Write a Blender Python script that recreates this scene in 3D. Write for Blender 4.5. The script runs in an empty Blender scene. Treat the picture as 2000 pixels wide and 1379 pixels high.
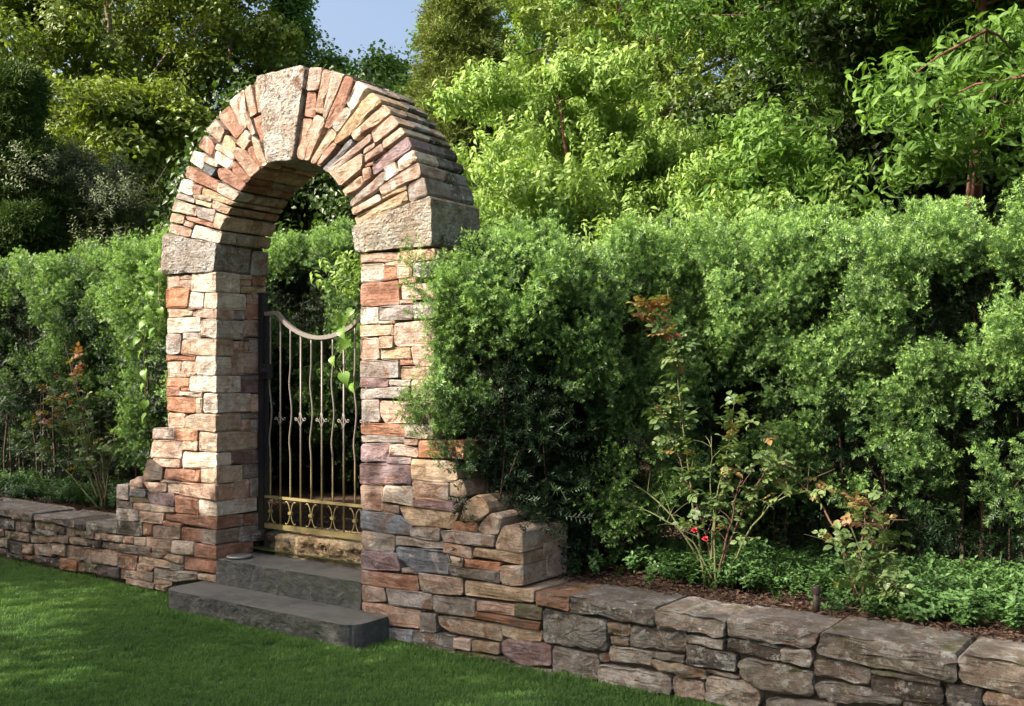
import bpy, bmesh, math, random
import numpy as np
from mathutils import Vector

# ---------------------------------------------------------------- camera, sky, sun, exposure
scene = bpy.context.scene
COL = scene.collection
cam_data = bpy.data.cameras.new('camera')
cam = bpy.data.objects.new('camera', cam_data)
COL.objects.link(cam)
scene.camera = cam
cam.location = (5.166, -4.56, 1.6)
cam.rotation_euler = (math.radians(90), 0, math.radians(35.8))
cam_data.sensor_width = 36.0
cam_data.lens = 36.0 * 1965.0 / 2000.0
cam_data.shift_y = 50.5 / 2000.0
cam_data.clip_start = 0.05
cam_data.clip_end = 600.0

SUN_AZ = math.radians(214.0)      # clockwise from +Y, towards the sun
SUN_EL = math.radians(36.0)
world = bpy.data.worlds.new('World')
scene.world = world
world.use_nodes = True
wn = world.node_tree.nodes; wl = world.node_tree.links
wn.clear()
sky = wn.new('ShaderNodeTexSky'); sky.sky_type = 'NISHITA'; sky.sun_disc = False
sky.sun_elevation = SUN_EL; sky.sun_rotation = SUN_AZ
sky.air_density = 1.0; sky.dust_density = 8.0; sky.ozone_density = 1.2
bg = wn.new('ShaderNodeBackground'); bg.inputs[1].default_value = 0.14
wo = wn.new('ShaderNodeOutputWorld')
wl.new(sky.outputs[0], bg.inputs[0]); wl.new(bg.outputs[0], wo.inputs[0])

sun_data = bpy.data.lights.new('sun', 'SUN')
sun_data.energy = 5.0
sun_data.angle = math.radians(0.5)
sun_data.color = (1.0, 0.905, 0.79)
sun = bpy.data.objects.new('sun', sun_data)
COL.objects.link(sun)
to_sun = Vector((math.sin(SUN_AZ) * math.cos(SUN_EL), math.cos(SUN_AZ) * math.cos(SUN_EL), math.sin(SUN_EL)))
sun.rotation_euler = to_sun.to_track_quat('Z', 'Y').to_euler()

scene.view_settings.view_transform = 'Standard'
scene.view_settings.look = 'None'
scene.view_settings.gamma = 1.0
scene.view_settings.exposure = 1.3
scene.view_settings.use_curve_mapping = False
scene.render.engine = 'CYCLES'
scene.cycles.max_bounces = 6
scene.cycles.transparent_max_bounces = 4

# ---------------------------------------------------------------- helpers
def tag(o, label=None, cat=None, group=None, kind=None):
    if label: o['label'] = label
    if cat: o['category'] = cat
    if group: o['group'] = group
    if kind: o['kind'] = kind
    return o

def link(name, data, parent=None, loc=(0, 0, 0)):
    o = bpy.data.objects.new(name, data)
    COL.objects.link(o)
    o.location = loc
    if parent is not None: o.parent = parent
    return o

def empty(name, loc=(0, 0, 0)):
    o = link(name, None, None, loc)
    o.empty_display_size = 0.1
    return o

class Acc:
    """collects vertices and faces, with one float per vertex"""
    def __init__(self): self.v = []; self.f = []; self.a = []
    def add(self, vs, fs, a=0.0):
        n = len(self.v)
        self.v.extend([tuple(p) for p in vs])
        self.f.extend([tuple(i + n for i in f) for f in fs])
        if isinstance(a, (list, tuple)): self.a.extend(a)
        else: self.a.extend([a] * len(vs))
    def mesh(self, name, mat=None, smooth=True, attr=None):
        me = bpy.data.meshes.new(name)
        me.from_pydata(self.v, [], self.f)
        if attr:
            at = me.attributes.new(attr, 'FLOAT', 'POINT')
            at.data.foreach_set('value', self.a)
        if smooth: me.polygons.foreach_set('use_smooth', [True] * len(me.polygons))
        if mat: me.materials.append(mat)
        me.update()
        return me

def tube(acc, pts, rad, n=6, a=0.0, cap=True):
    pts = [Vector(p) for p in pts]
    m = len(pts)
    if not hasattr(rad, '__len__'): rad = [rad] * m
    vs = []; up = None
    for i, p in enumerate(pts):
        d = (pts[min(i + 1, m - 1)] - pts[max(i - 1, 0)])
        if d.length < 1e-9: d = Vector((0, 0, 1))
        d.normalize()
        if up is None:
            up = Vector((1, 0, 0)) if abs(d.x) < .8 else Vector((0, 1, 0))
        s = d.cross(up)
        if s.length < 1e-6: s = d.cross(Vector((0, 1, 0)))
        s.normalize(); up = s.cross(d); 
        for k in range(n):
            t = 2 * math.pi * (k + .5) / n
            vs.append(p + (s * math.cos(t) + up * math.sin(t)) * rad[i])
    fs = []
    for i in range(m - 1):
        for k in range(n):
            fs.append((i * n + k, i * n + (k + 1) % n, (i + 1) * n + (k + 1) % n, (i + 1) * n + k))
    if cap:
        fs.append(tuple(range(n - 1, -1, -1))); fs.append(tuple((m - 1) * n + k for k in range(n)))
    acc.add(vs, fs, a)

def box(acc, x0, x1, y0, y1, z0, z1, a=0.0):
    vs = [(x, y, z) for x in (x0, x1) for y in (y0, y1) for z in (z0, z1)]
    acc.add(vs, [(0, 1, 3, 2), (4, 6, 7, 5), (0, 4, 5, 1), (2, 3, 7, 6), (0, 2, 6, 4), (1, 5, 7, 3)], a)

def slab(name, x0, x1, y0, y1, z0, z1, mat, parent, rng, amp=.006, res=.06, round_front=0.0, bev=.012, rough_front=0.0):
    """a block with bevelled, slightly wavering faces, and a rough front if asked"""
    bm = bmesh.new()
    nx = max(2, int((x1 - x0) / res)); ny = max(2, int((y1 - y0) / res)); nz = max(2, int((z1 - z0) / (res * .6)))
    bmesh.ops.create_cube(bm, size=1)
    ex = [e for e in bm.edges if abs(e.verts[0].co.x - e.verts[1].co.x) > .5]
    ey = [e for e in bm.edges if abs(e.verts[0].co.y - e.verts[1].co.y) > .5]
    ez = [e for e in bm.edges if abs(e.verts[0].co.z - e.verts[1].co.z) > .5]
    bmesh.ops.subdivide_edges(bm, edges=ex, cuts=nx - 1, use_grid_fill=True)
    ey = [e for e in bm.edges if abs(e.verts[0].co.y - e.verts[1].co.y) > .5]
    bmesh.ops.subdivide_edges(bm, edges=ey, cuts=ny - 1, use_grid_fill=True)
    ez = [e for e in bm.edges if abs(e.verts[0].co.z - e.verts[1].co.z) > .5]
    bmesh.ops.subdivide_edges(bm, edges=ez, cuts=nz - 1, use_grid_fill=True)
    sx, sy, sz = x1 - x0, y1 - y0, z1 - z0
    from mathutils import noise
    off = Vector((rng.random() * 50, rng.random() * 50, rng.random() * 50))
    for v in bm.verts:
        c = v.co
        x, y, z = c.x * sx, c.y * sy, c.z * sz
        if round_front > 0 and y < -sy / 2 + round_front:
            for sgn in (-1, 1):
                dx = sgn * x - (sx / 2 - round_front); dy = (-sy / 2 + round_front) - y
                if dx > 0 and dy > 0:
                    m = max(dx, dy); l = math.hypot(dx, dy)
                    x = sgn * (sx / 2 - round_front + dx * m / l); y = -sy / 2 + round_front - dy * m / l
        ex_ = (abs(c.x) > .499) + (abs(c.y) > .499) + (abs(c.z) > .499)
        p = Vector((x, y, z))
        if ex_ >= 2:
            if abs(c.x) > .499 : p.x -= math.copysign(bev, c.x)
            if abs(c.y) > .499 : p.y -= math.copysign(bev, c.y)
            if abs(c.z) > .499 : p.z -= math.copysign(bev, c.z)
        q = p * 6 + off
        d = noise.noise_vector(q) * amp + noise.noise_vector(q * 3.3) * amp * .5
        if abs(c.y + .5) < .001 and rough_front > 0 and abs(c.z - .5) > .01:
            d.y += (noise.noise(q * 1.3) * .7 + noise.noise(q * 3.7) * .7 + abs(noise.noise(q * 8)) * .7) * rough_front
        v.co = p + d
    bmesh.ops.triangulate(bm, faces=bm.faces)
    me = bpy.data.meshes.new(name); bm.to_mesh(me); bm.free()
    me.materials.append(mat)
    return link(name, me, parent, ((x0 + x1) / 2, (y0 + y1) / 2, (z0 + z1) / 2))

# ---------------------------------------------------------------- material helpers
class NT:
    def __init__(self, name):
        self.m = bpy.data.materials.new(name); self.m.use_nodes = True
        self.t = self.m.node_tree; self.n = self.t.nodes; self.n.clear()
        self.out = self.n.new('ShaderNodeOutputMaterial')
    def node(self, typ, **kw):
        nd = self.n.new(typ)
        for k, v in kw.items():
            if k.startswith('i_'): nd.inputs[int(k[2:])].default_value = v
            else: setattr(nd, k, v)
        return nd
    def link(self, a, b): self.t.links.new(a, b)
    def noise(self, vec, scale, detail=4, rough=.55, dist=0.0):
        nd = self.node('ShaderNodeTexNoise'); nd.inputs['Scale'].default_value = scale
        nd.inputs['Detail'].default_value = detail; nd.inputs['Roughness'].default_value = rough
        nd.inputs['Distortion'].default_value = dist
        if vec is not None: self.link(vec, nd.inputs['Vector'])
        return nd.outputs['Fac']
    def ramp(self, fac, stops):
        nd = self.node('ShaderNodeValToRGB'); e = nd.color_ramp.elements
        while len(e) < len(stops): e.new(.5)
        for el, (p, c) in zip(e, stops):
            el.position = p; el.color = (c, c, c, 1) if not hasattr(c, '__len__') else (*c, 1)
        self.link(fac, nd.inputs[0]); return nd.outputs[0]
    def mix(self, fac, a, b, blend='MIX'):
        nd = self.node('ShaderNodeMix'); nd.data_type = 'RGBA'; nd.blend_type = blend
        for s, v in ((nd.inputs[0], fac), (nd.inputs[6], a), (nd.inputs[7], b)):
            if hasattr(v, 'links') or isinstance(v, bpy.types.NodeSocket): self.link(v, s)
            elif hasattr(v, '__len__'): s.default_value = (*v, 1)
            else: s.default_value = v
        return nd.outputs[2]
    def math(self, op, a, b=None, clamp=False):
        nd = self.node('ShaderNodeMath'); nd.operation = op; nd.use_clamp = clamp
        for s, v in ((nd.inputs[0], a), (nd.inputs[1], b)):
            if v is None: continue
            if isinstance(v, bpy.types.NodeSocket): self.link(v, s)
            else: s.default_value = v
        return nd.outputs[0]
    def bump(self, h, strength, dist, prev=None):
        nd = self.node('ShaderNodeBump'); nd.inputs['Strength'].default_value = strength
        nd.inputs['Distance'].default_value = dist; self.link(h, nd.inputs['Height'])
        if prev is not None: self.link(prev, nd.inputs['Normal'])
        return nd.outputs[0]
    def bsdf(self, color, rough=.8, normal=None, spec=.3, metal=0.0):
        b = self.node('ShaderNodeBsdfPrincipled')
        if isinstance(color, bpy.types.NodeSocket): self.link(color, b.inputs['Base Color'])
        else: b.inputs['Base Color'].default_value = (*color, 1)
        if isinstance(rough, bpy.types.NodeSocket): self.link(rough, b.inputs['Roughness'])
        else: b.inputs['Roughness'].default_value = rough
        b.inputs['Specular IOR Level'].default_value = spec
        b.inputs['Metallic'].default_value = metal
        if normal is not None: self.link(normal, b.inputs['Normal'])
        return b.outputs[0]
    def done(self, sh): self.link(sh, self.out.inputs[0]); return self.m

def stone_material(name, pits=0.0, moss=0.0, lichen=0.0, bump=.8, dark=1.0):
    t = NT(name)
    tc = t.node('ShaderNodeTexCoord'); oi = t.node('ShaderNodeObjectInfo')
    sc = t.node('ShaderNodeVectorMath'); sc.operation = 'SCALE'
    comb = t.node('ShaderNodeCombineXYZ')
    t.link(t.math('MULTIPLY', oi.outputs['Random'], 37.0), comb.inputs[0])
    t.link(t.math('MULTIPLY', oi.outputs['Random'], 91.0), comb.inputs[1])
    t.link(t.math('MULTIPLY', oi.outputs['Random'], 53.0), comb.inputs[2])
    add = t.node('ShaderNodeVectorMath'); add.operation = 'ADD'
    t.link(tc.outputs['Object'], add.inputs[0]); t.link(comb.outputs[0], add.inputs[1])
    v = add.outputs[0]
    base = t.mix(1.0, oi.outputs['Color'], (dark, dark * .99, dark * .97), 'MULTIPLY')
    n1 = t.noise(v, 5.5, 5, .6, .4); n2 = t.noise(v, 16, 6, .65); n3 = t.noise(v, 62, 5, .8)
    # bedding planes: noise squeezed along one axis
    mp = t.node('ShaderNodeMapping'); mp.inputs['Scale'].default_value = (5, 5, 46)
    mp.inputs['Rotation'].default_value = (.12, .2, 0); t.link(v, mp.inputs['Vector'])
    n4 = t.noise(mp.outputs[0], 1.0, 5, .6, .6)
    c = t.mix(t.ramp(n1, [(.40, 0), (.56, 1)]), base, t.mix(1.0, base, (.74, .64, .56), 'MULTIPLY'))
    c = t.mix(t.ramp(n2, [(.48, 0), (.68, .75)]), c, t.mix(1.0, base, (1.35, 1.32, 1.28), 'MULTIPLY'))
    # rusty blotches on some stones
    rb = t.math('MULTIPLY', t.ramp(t.noise(v, 7.3, 5, .7, .9), [(.56, 0), (.64, 1)]), t.ramp(oi.outputs['Random'], [(.45, 0), (.6, .8)]))
    c = t.mix(rb, c, (.21, .105, .065))
    gp = t.math('MULTIPLY', t.ramp(t.noise(v, 9.1, 4, .6, .5), [(.58, 0), (.66, .7)]), t.ramp(oi.outputs['Random'], [(.3, .9), (.5, 0)]))
    c = t.mix(gp, c, (.44, .41, .37))
    c = t.mix(t.ramp(n3, [(.36, .75), (.47, 0), (.66, 0), (.8, .35)]), c, t.mix(1.0, c, (.68, .65, .62), 'MULTIPLY'))
    # dark veins and stains
    vn = t.math('ABSOLUTE', t.math('SUBTRACT', t.noise(v, 6.5, 6, .65, 1.2), .5))
    c = t.mix(t.ramp(vn, [(.0, .45), (.02, 0)]), c, t.mix(1.0, c, (.45, .38, .34), 'MULTIPLY'))
    c = t.mix(t.ramp(t.noise(v, 24, 4, .7, .8), [(.60, 0), (.66, .55)]), c, (.16, .135, .115))
    geo = t.node('ShaderNodeNewGeometry')
    if lichen > 0:
        lf = t.ramp(t.noise(v, 11, 5, .8, .4), [(.60 - .06 * lichen, 0), (.65 - .06 * lichen, .8)])
        c = t.mix(lf, c, (.34, .35, .32))
        vl = t.node('ShaderNodeTexVoronoi'); vl.inputs['Scale'].default_value = 15; t.link(v, vl.inputs['Vector'])
        ld = t.math('ADD', vl.outputs['Distance'], t.math('MULTIPLY', t.noise(v, 60, 4, .8), .30))
        c = t.mix(t.math('MULTIPLY', t.ramp(ld, [(.25, .85), (.31, 0)]), t.ramp(t.noise(v, 3.3, 2), [(.5, 0), (.56, 1)])), c, (.46, .48, .44))
        c = t.mix(t.ramp(t.noise(v, 8.5, 6, .8, .6), [(.56, 0), (.66, .8)]), c, (.075, .068, .058))
        c = t.mix(t.ramp(t.noise(v, 19, 4, .7, .3), [(.64, 0), (.7, .7)]), c, (.36, .28, .09))
    if moss > 0:
        sep = t.node('ShaderNodeSeparateXYZ'); t.link(geo.outputs['Normal'], sep.inputs[0])
        mm = t.math('ADD', t.math('MULTIPLY', t.math('MAXIMUM', sep.outputs[2], 0.0), .07), t.noise(v, 6.3, 5, .7, .3))
        c = t.mix(t.ramp(mm, [(.70 - .12 * moss, 0), (.76 - .12 * moss, .9)]), c, (.075, .085, .028))
        c = t.mix(t.ramp(t.noise(v, 3.1, 5, .7), [(.5, 0), (.66, .6)]), c, (.11, .095, .075))
    # chipped, cleft surface: ridged noise
    rg = t.math('ABSOLUTE', t.math('SUBTRACT', t.noise(v, 13, 7, .72, .6), .5))
    h = t.math('ADD', t.math('MULTIPLY', n2, .8), t.math('MULTIPLY', n4, .8))
    h = t.math('ADD', h, t.math('MULTIPLY', rg, 1.3))
    h = t.math('ADD', h, t.math('MULTIPLY', n3, .6))
    c = t.mix(t.ramp(n4, [(.32, .5), (.46, 0)]), c, t.mix(1.0, c, (.55, .50, .46), 'MULTIPLY'))
    c = t.mix(t.ramp(rg, [(.0, .40), (.03, 0)]), c, t.mix(1.0, c, (.5, .45, .42), 'MULTIPLY'))
    c = t.mix(t.ramp(t.noise(v, 48, 3, .6), [(.60, 0), (.70, .45)]), c, t.mix(1.0, c, (1.4, 1.38, 1.34), 'MULTIPLY'))
    if pits > 0:
        vo = t.node('ShaderNodeTexVoronoi'); vo.inputs['Scale'].default_value = 34; t.link(v, vo.inputs['Vector'])
        pit = t.math('MULTIPLY', t.ramp(vo.outputs['Distance'], [(.1, 0), (.42, 1)]), pits)
        pm = t.ramp(t.noise(v, 15, 4, .8, .4), [(.30, 0), (.44, 1)])
        h = t.math('ADD', h, t.math('MULTIPLY', pit, .45)); h = t.math('ADD', h, t.math('MULTIPLY', pm, 1.2 * pits))
        c = t.mix(t.ramp(pm, [(.0, .8), (.5, 0)]), c, (.13, .12, .10))
    nm = t.bump(h, bump, .022 if pits < .5 else .04)
    return t.done(t.bsdf(c, .88, nm, .22))

def leaf_material(name, dark, light, tip=None, trans=.3, rough=.5, spec=.35, attr=True, tipk=.4):
    """foliage: colour by instance tint; light passes through"""
    t = NT(name)
    if attr:
        at = t.node('ShaderNodeAttribute'); at.attribute_type = 'INSTANCER'; at.attribute_name = 'tint'
        f = at.outputs['Fac']
    else:
        oi = t.node('ShaderNodeObjectInfo'); f = oi.outputs['Random']
    c = t.mix(f, dark, light)
    if tip is not None:
        ag = t.node('ShaderNodeAttribute'); ag.attribute_name = 'tipf'
        c = t.mix(t.math('MULTIPLY', ag.outputs['Fac'], t.math('ADD', t.math('MULTIPLY', f, tipk), 1.0 - tipk), True), c, tip)
    geo = t.node('ShaderNodeNewGeometry')
    n = t.noise(geo.outputs['Position'], 2.3, 3)
    c = t.mix(t.ramp(n, [(.3, .5), (.6, 0)]), c, t.mix(1.0, c, (.7, .74, .62), 'MULTIPLY'))
    b = t.bsdf(c, rough, None, spec)
    tr = t.node('ShaderNodeBsdfTranslucent')
    t.link(t.mix(1.0, c, (1.15, 1.2, .55), 'MULTIPLY'), tr.inputs[0])
    mx = t.node('ShaderNodeMixShader'); mx.inputs[0].default_value = trans
    t.link(b, mx.inputs[1]); t.link(tr.outputs[0], mx.inputs[2])
    return t.done(mx.outputs[0])

def plain(name, col, rough=.7, nscale=30, namp=.35, spec=.3, metal=0.0, bump=.3, dist=.004, col2=None):
    t = NT(name)
    tc = t.node('ShaderNodeTexCoord'); v = tc.outputs['Object']
    n = t.noise(v, nscale, 5, .65, .3)
    c2 = col2 if col2 else tuple(x * (1 - namp) for x in col)
    c = t.mix(t.ramp(n, [(.35, 0), (.65, 1)]), col, c2)
    return t.done(t.bsdf(c, rough, t.bump(n, bump, dist), spec, metal))

# ---------------------------------------------------------------- instancing
def axis_euler(d, roll):
    """euler angles that turn local Z onto direction d, rolled about it"""
    d = d / np.maximum(np.linalg.norm(d, axis=1, keepdims=True), 1e-9)
    ref = np.where(np.abs(d[:, 2:3]) < .95, np.array([[0., 0., 1.]]), np.array([[1., 0., 0.]]))
    x = np.cross(ref, d); x /= np.linalg.norm(x, axis=1, keepdims=True)
    y = np.cross(d, x)
    c, s = np.cos(roll)[:, None], np.sin(roll)[:, None]
    X = x * c + y * s; Y = np.cross(d, X)
    r20, r21, r22, r00, r10 = X[:, 2], Y[:, 2], d[:, 2], X[:, 0], X[:, 1]
    return np.stack([np.arctan2(r21, r22), -np.arcsin(np.clip(r20, -1, 1)), np.arctan2(r10, r00)], 1)

_groups = {}
def scatter(name, pts, rot, scl, tint, protos, parent=None):
    """one object that instances the proto meshes on its points (stuff)"""
    n = len(pts)
    me = bpy.data.meshes.new(name + '_points')
    me.vertices.add(n)
    me.vertices.foreach_set('co', np.asarray(pts, np.float32).ravel())
    a = me.attributes.new('rot', 'FLOAT_VECTOR', 'POINT'); a.data.foreach_set('vector', np.asarray(rot, np.float32).ravel())
    a = me.attributes.new('scl', 'FLOAT', 'POINT'); a.data.foreach_set('value', np.asarray(scl, np.float32))
    a = me.attributes.new('tint', 'FLOAT', 'POINT'); a.data.foreach_set('value', np.clip(np.asarray(tint, np.float32), 0, 1))
    a = me.attributes.new('idx', 'INT', 'POINT'); a.data.foreach_set('value', NP.integers(0, len(protos), n).astype(np.int32))
    o = link(name, me, parent)
    key = tuple(p.name for p in protos)
    if key not in _groups:
        g = bpy.data.node_groups.new('leafing', 'GeometryNodeTree')
        g.interface.new_socket('Geometry', in_out='INPUT', socket_type='NodeSocketGeometry')
        g.interface.new_socket('Geometry', in_out='OUTPUT', socket_type='NodeSocketGeometry')
        gi = g.nodes.new('NodeGroupInput'); go = g.nodes.new('NodeGroupOutput')
        iop = g.nodes.new('GeometryNodeInstanceOnPoints')
        jn = g.nodes.new('GeometryNodeJoinGeometry')
        for p in protos:
            ob = g.nodes.new('GeometryNodeObjectInfo'); ob.inputs['Object'].default_value = p
            ob.inputs['As Instance'].default_value = True
            g.links.new(ob.outputs['Geometry'], jn.inputs[0])
        def na(nm, dt):
            x = g.nodes.new('GeometryNodeInputNamedAttribute'); x.data_type = dt; x.inputs[0].default_value = nm
            return x.outputs[0]
        e2r = g.nodes.new('FunctionNodeEulerToRotation')
        g.links.new(na('rot', 'FLOAT_VECTOR'), e2r.inputs[0])
        g.links.new(gi.outputs[0], iop.inputs['Points'])
        g.links.new(jn.outputs[0], iop.inputs['Instance'])
        iop.inputs['Pick Instance'].default_value = True
        g.links.new(na('idx', 'INT'), iop.inputs['Instance Index'])
        g.links.new(e2r.outputs[0], iop.inputs['Rotation'])
        g.links.new(na('scl', 'FLOAT'), iop.inputs['Scale'])
        g.links.new(iop.outputs[0], go.inputs[0])
        _groups[key] = g
    md = o.modifiers.new('leafing', 'NODES'); md.node_group = _groups[key]
    tag(o, kind='stuff')
    return o

def proto(name, acc, mat, attr='tipf', smooth=False):
    return bpy.data.objects.new(name, acc.mesh(name, mat, smooth, attr))

NP = np.random.default_rng(7)
R = random.Random(11)

def leaf_shape(acc, base, d, nrm, L, W, fold=.25, droop=.25, seg=2, a=0.0):
    """a leaf folded along its midrib and drooping to its tip"""
    d = Vector(d).normalized(); nrm = Vector(nrm).normalized()
    s = d.cross(nrm)
    if s.length < 1e-4: s = d.cross(Vector((1, 0, 0)))
    s.normalize(); nrm = s.cross(d).normalized()
    base = Vector(base)
    prof = {2: [(.45, 1)], 3: [(.3, .85), (.62, .92)], 4: [(.18, .62), (.42, 1), (.72, .7)]}[seg]
    vs = [base]
    for (t, w) in prof:
        m = base + d * (L * t) - nrm * (droop * L * t * t)
        e = nrm * (fold * W * .5 * w)
        vs += [m - s * (W * .5 * w) + e, m, m + s * (W * .5 * w) + e]
    tip = base + d * (L * .97) - nrm * (droop * L)
    vs.append(tip); k = len(prof)
    fs = [(0, 2, 1), (0, 3, 2)]
    for i in range(k - 1):
        b = 1 + 3 * i
        fs += [(b, b + 1, b + 4, b + 3), (b + 1, b + 2, b + 5, b + 4)]
    b = 1 + 3 * (k - 1); T = len(vs) - 1
    fs += [(b, b + 1, T), (b + 1, b + 2, T)]
    acc.add(vs, fs, a)

# leaf and twig prototypes ---------------------------------------------------
def yew_sprig(seed, mat, L=.13):
    r = random.Random(seed); A = Acc()
    def shoot(b, d, L, a0, a1, side):
        n = int(L / .0068)
        d = Vector(d).normalized(); side = Vector(side).normalized()
        up = d.cross(side).normalized()
        tube(A, [b, b + d * L], [.0016, .0007], 3, -1, False)
        for i in range(n):
            t = (i + .5) / n
            p = b + d * (L * t)
            sg = 1 if i % 2 else -1
            q = (side * sg * 1.0 + up * r.uniform(-.25, .65) + d * r.uniform(.45, .9)).normalized()
            nl = .021 * (.6 + .4 * math.sin(math.pi * min(1, t * 1.1))) * r.uniform(.85, 1.15)
            w = .0021
            pr = q.cross(up)
            if pr.length < .1: pr = q.cross(side)
            pr.normalize()
            aa = a0 + (a1 - a0) * t * t
            A.add([p, p + q * nl * .5 + pr * w, p + q * nl, p + q * nl * .5 - pr * w], [(0, 1, 2, 3)], aa)
        for k in range(11):   # terminal tuft
            ta = k * 2.4; q = (d * r.uniform(.25, .9) + side * math.cos(ta) + up * math.sin(ta)).normalized()
            p = b + d * (L - .004 * (k % 3)); pr = q.cross(up).normalized() if q.cross(up).length > .05 else side
            A.add([p, p + q * .010 + pr * .0022, p + q * .021, p + q * .010 - pr * .0022], [(0, 1, 2, 3)], a1)
    z = Vector((0, 0, 1))
    shoot(Vector((0, 0, 0)), z + Vector((r.uniform(-.1, .1), r.uniform(-.1, .1), 0)), L, 0, .85, (1, 0, 0))
    for k in range(5):
        t = .12 + .15 * k; ang = (0 if k % 2 else math.pi) + r.uniform(-.7, .7)
        o = Vector((math.cos(ang), math.sin(ang), 0))
        dd = (z * .8 + o).normalized()
        shoot(z * (L * t), dd, L * r.uniform(.38, .6), .1, 1.0, Vector((-math.sin(ang), math.cos(ang), .3)))
    return proto('yew_sprig', A, mat)

def leafy_twig(seed, mat, tl=.35, n=14, L=.09, W=.045, droop=.35, hang=0.0, seg=2, spread=1.0, upw=.4):
    r = random.Random(seed); A = Acc()
    tube(A, [(0, 0, 0), (0, 0, tl * .5), (r.uniform(-.02, .02), 0, tl)], [.004, .003, .001], 3, -1, False)
    for i in range(n):
        t = (i + .6) / n; ang = i * 2.4 + r.uniform(-.4, .4)
        o = Vector((math.cos(ang), math.sin(ang), 0))
        b = Vector((0, 0, tl * t)) + o * .01
        d = o * spread + Vector((0, 0, upw + r.uniform(-.3, .3)))
        nn = (Vector((0, 0, 1)) + o * r.uniform(-.5, .3) + Vector((r.uniform(-.4, .4), r.uniform(-.4, .4), 0)))
        l = L * r.uniform(.7, 1.15)
        leaf_shape(A, b, d, nn, l, W * l / L, r.uniform(.1, .5), droop * r.uniform(.5, 1.4), seg, r.uniform(0, .5) + .5 * (t > .8))
    return proto('leafy_twig', A, mat)

def spray_cluster(seed, mat, size=.3, n=26, L=.09, W=.055, droop=.3, flat=.6):
    """a loose cloud of leaves with hinted twigs, for trees further off"""
    r = random.Random(seed); A = Acc()
    for k in range(4):
        e = Vector((r.uniform(-1, 1), r.uniform(-1, 1), r.uniform(-.3, .8))) * size * .45
        tube(A, [(0, 0, -size * .3), e], [.004, .001], 3, -1, False)
    for i in range(n):
        p = Vector((r.gauss(0, .42), r.gauss(0, .42), r.gauss(0, .42 * flat))) * size
        a = r.uniform(0, 6.28)
        d = Vector((math.cos(a), math.sin(a), r.uniform(-.5, .3)))
        nn = Vector((r.uniform(-.6, .6), r.uniform(-.6, .6), 1))
        l = L * r.uniform(.65, 1.2)
        leaf_shape(A, p, d, nn, l, W * l / L, r.uniform(.1, .5), droop * r.uniform(.3, 1.5), 2, r.random())
    return proto('leaf_spray', A, mat)

def frond_cluster(seed, mat, size=.22, n=26):
    """scale-leaved conifer spray"""
    r = random.Random(seed); A = Acc()
    def fr(b, d, L, w, lvl):
        d = Vector(d).normalized()
        s = d.cross(Vector((r.uniform(-1, 1), r.uniform(-1, 1), r.uniform(-1, 1)))).normalized()
        A.add([b, b + d * L * .5 + s * w, b + d * L, b + d * L * .5 - s * w], [(0, 1, 2, 3)], min(1, .25 * lvl + r.uniform(0, .5)))
        if lvl < 2:
            for k in range(4):
                q = (d * .9 + s * (1 if k % 2 else -1) * .8 + Vector((r.uniform(-.3, .3), r.uniform(-.3, .3), r.uniform(-.3, .4))))
                fr(b + d * L * (.25 + .2 * k), q, L * .5, w * .7, lvl + 1)
    for i in range(n // 4):
        a = r.uniform(0, 6.28)
        fr(Vector((r.gauss(0, .1), r.gauss(0, .1), r.gauss(0, .1))) * size, (math.cos(a) * .7, math.sin(a) * .7, r.uniform(.1, 1.2)), size * r.uniform(.6, 1), .011, 0)
    return proto('conifer_spray', A, mat)

def clump_points(centres, radii, per, flat=1.0, shell=.55):
    """points in the outer part of each clump, with outward directions"""
    c = np.repeat(np.asarray(centres, float), per, axis=0)
    rr = np.repeat(np.asarray(radii, float), per)
    d = NP.normal(size=c.shape); d /= np.linalg.norm(d, axis=1, keepdims=True)
    rad = rr * (shell + (1 - shell) * NP.random(len(rr)))
    off = d * rad[:, None]; off[:, 2] *= flat
    return c + off, d

MAT = {}

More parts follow.
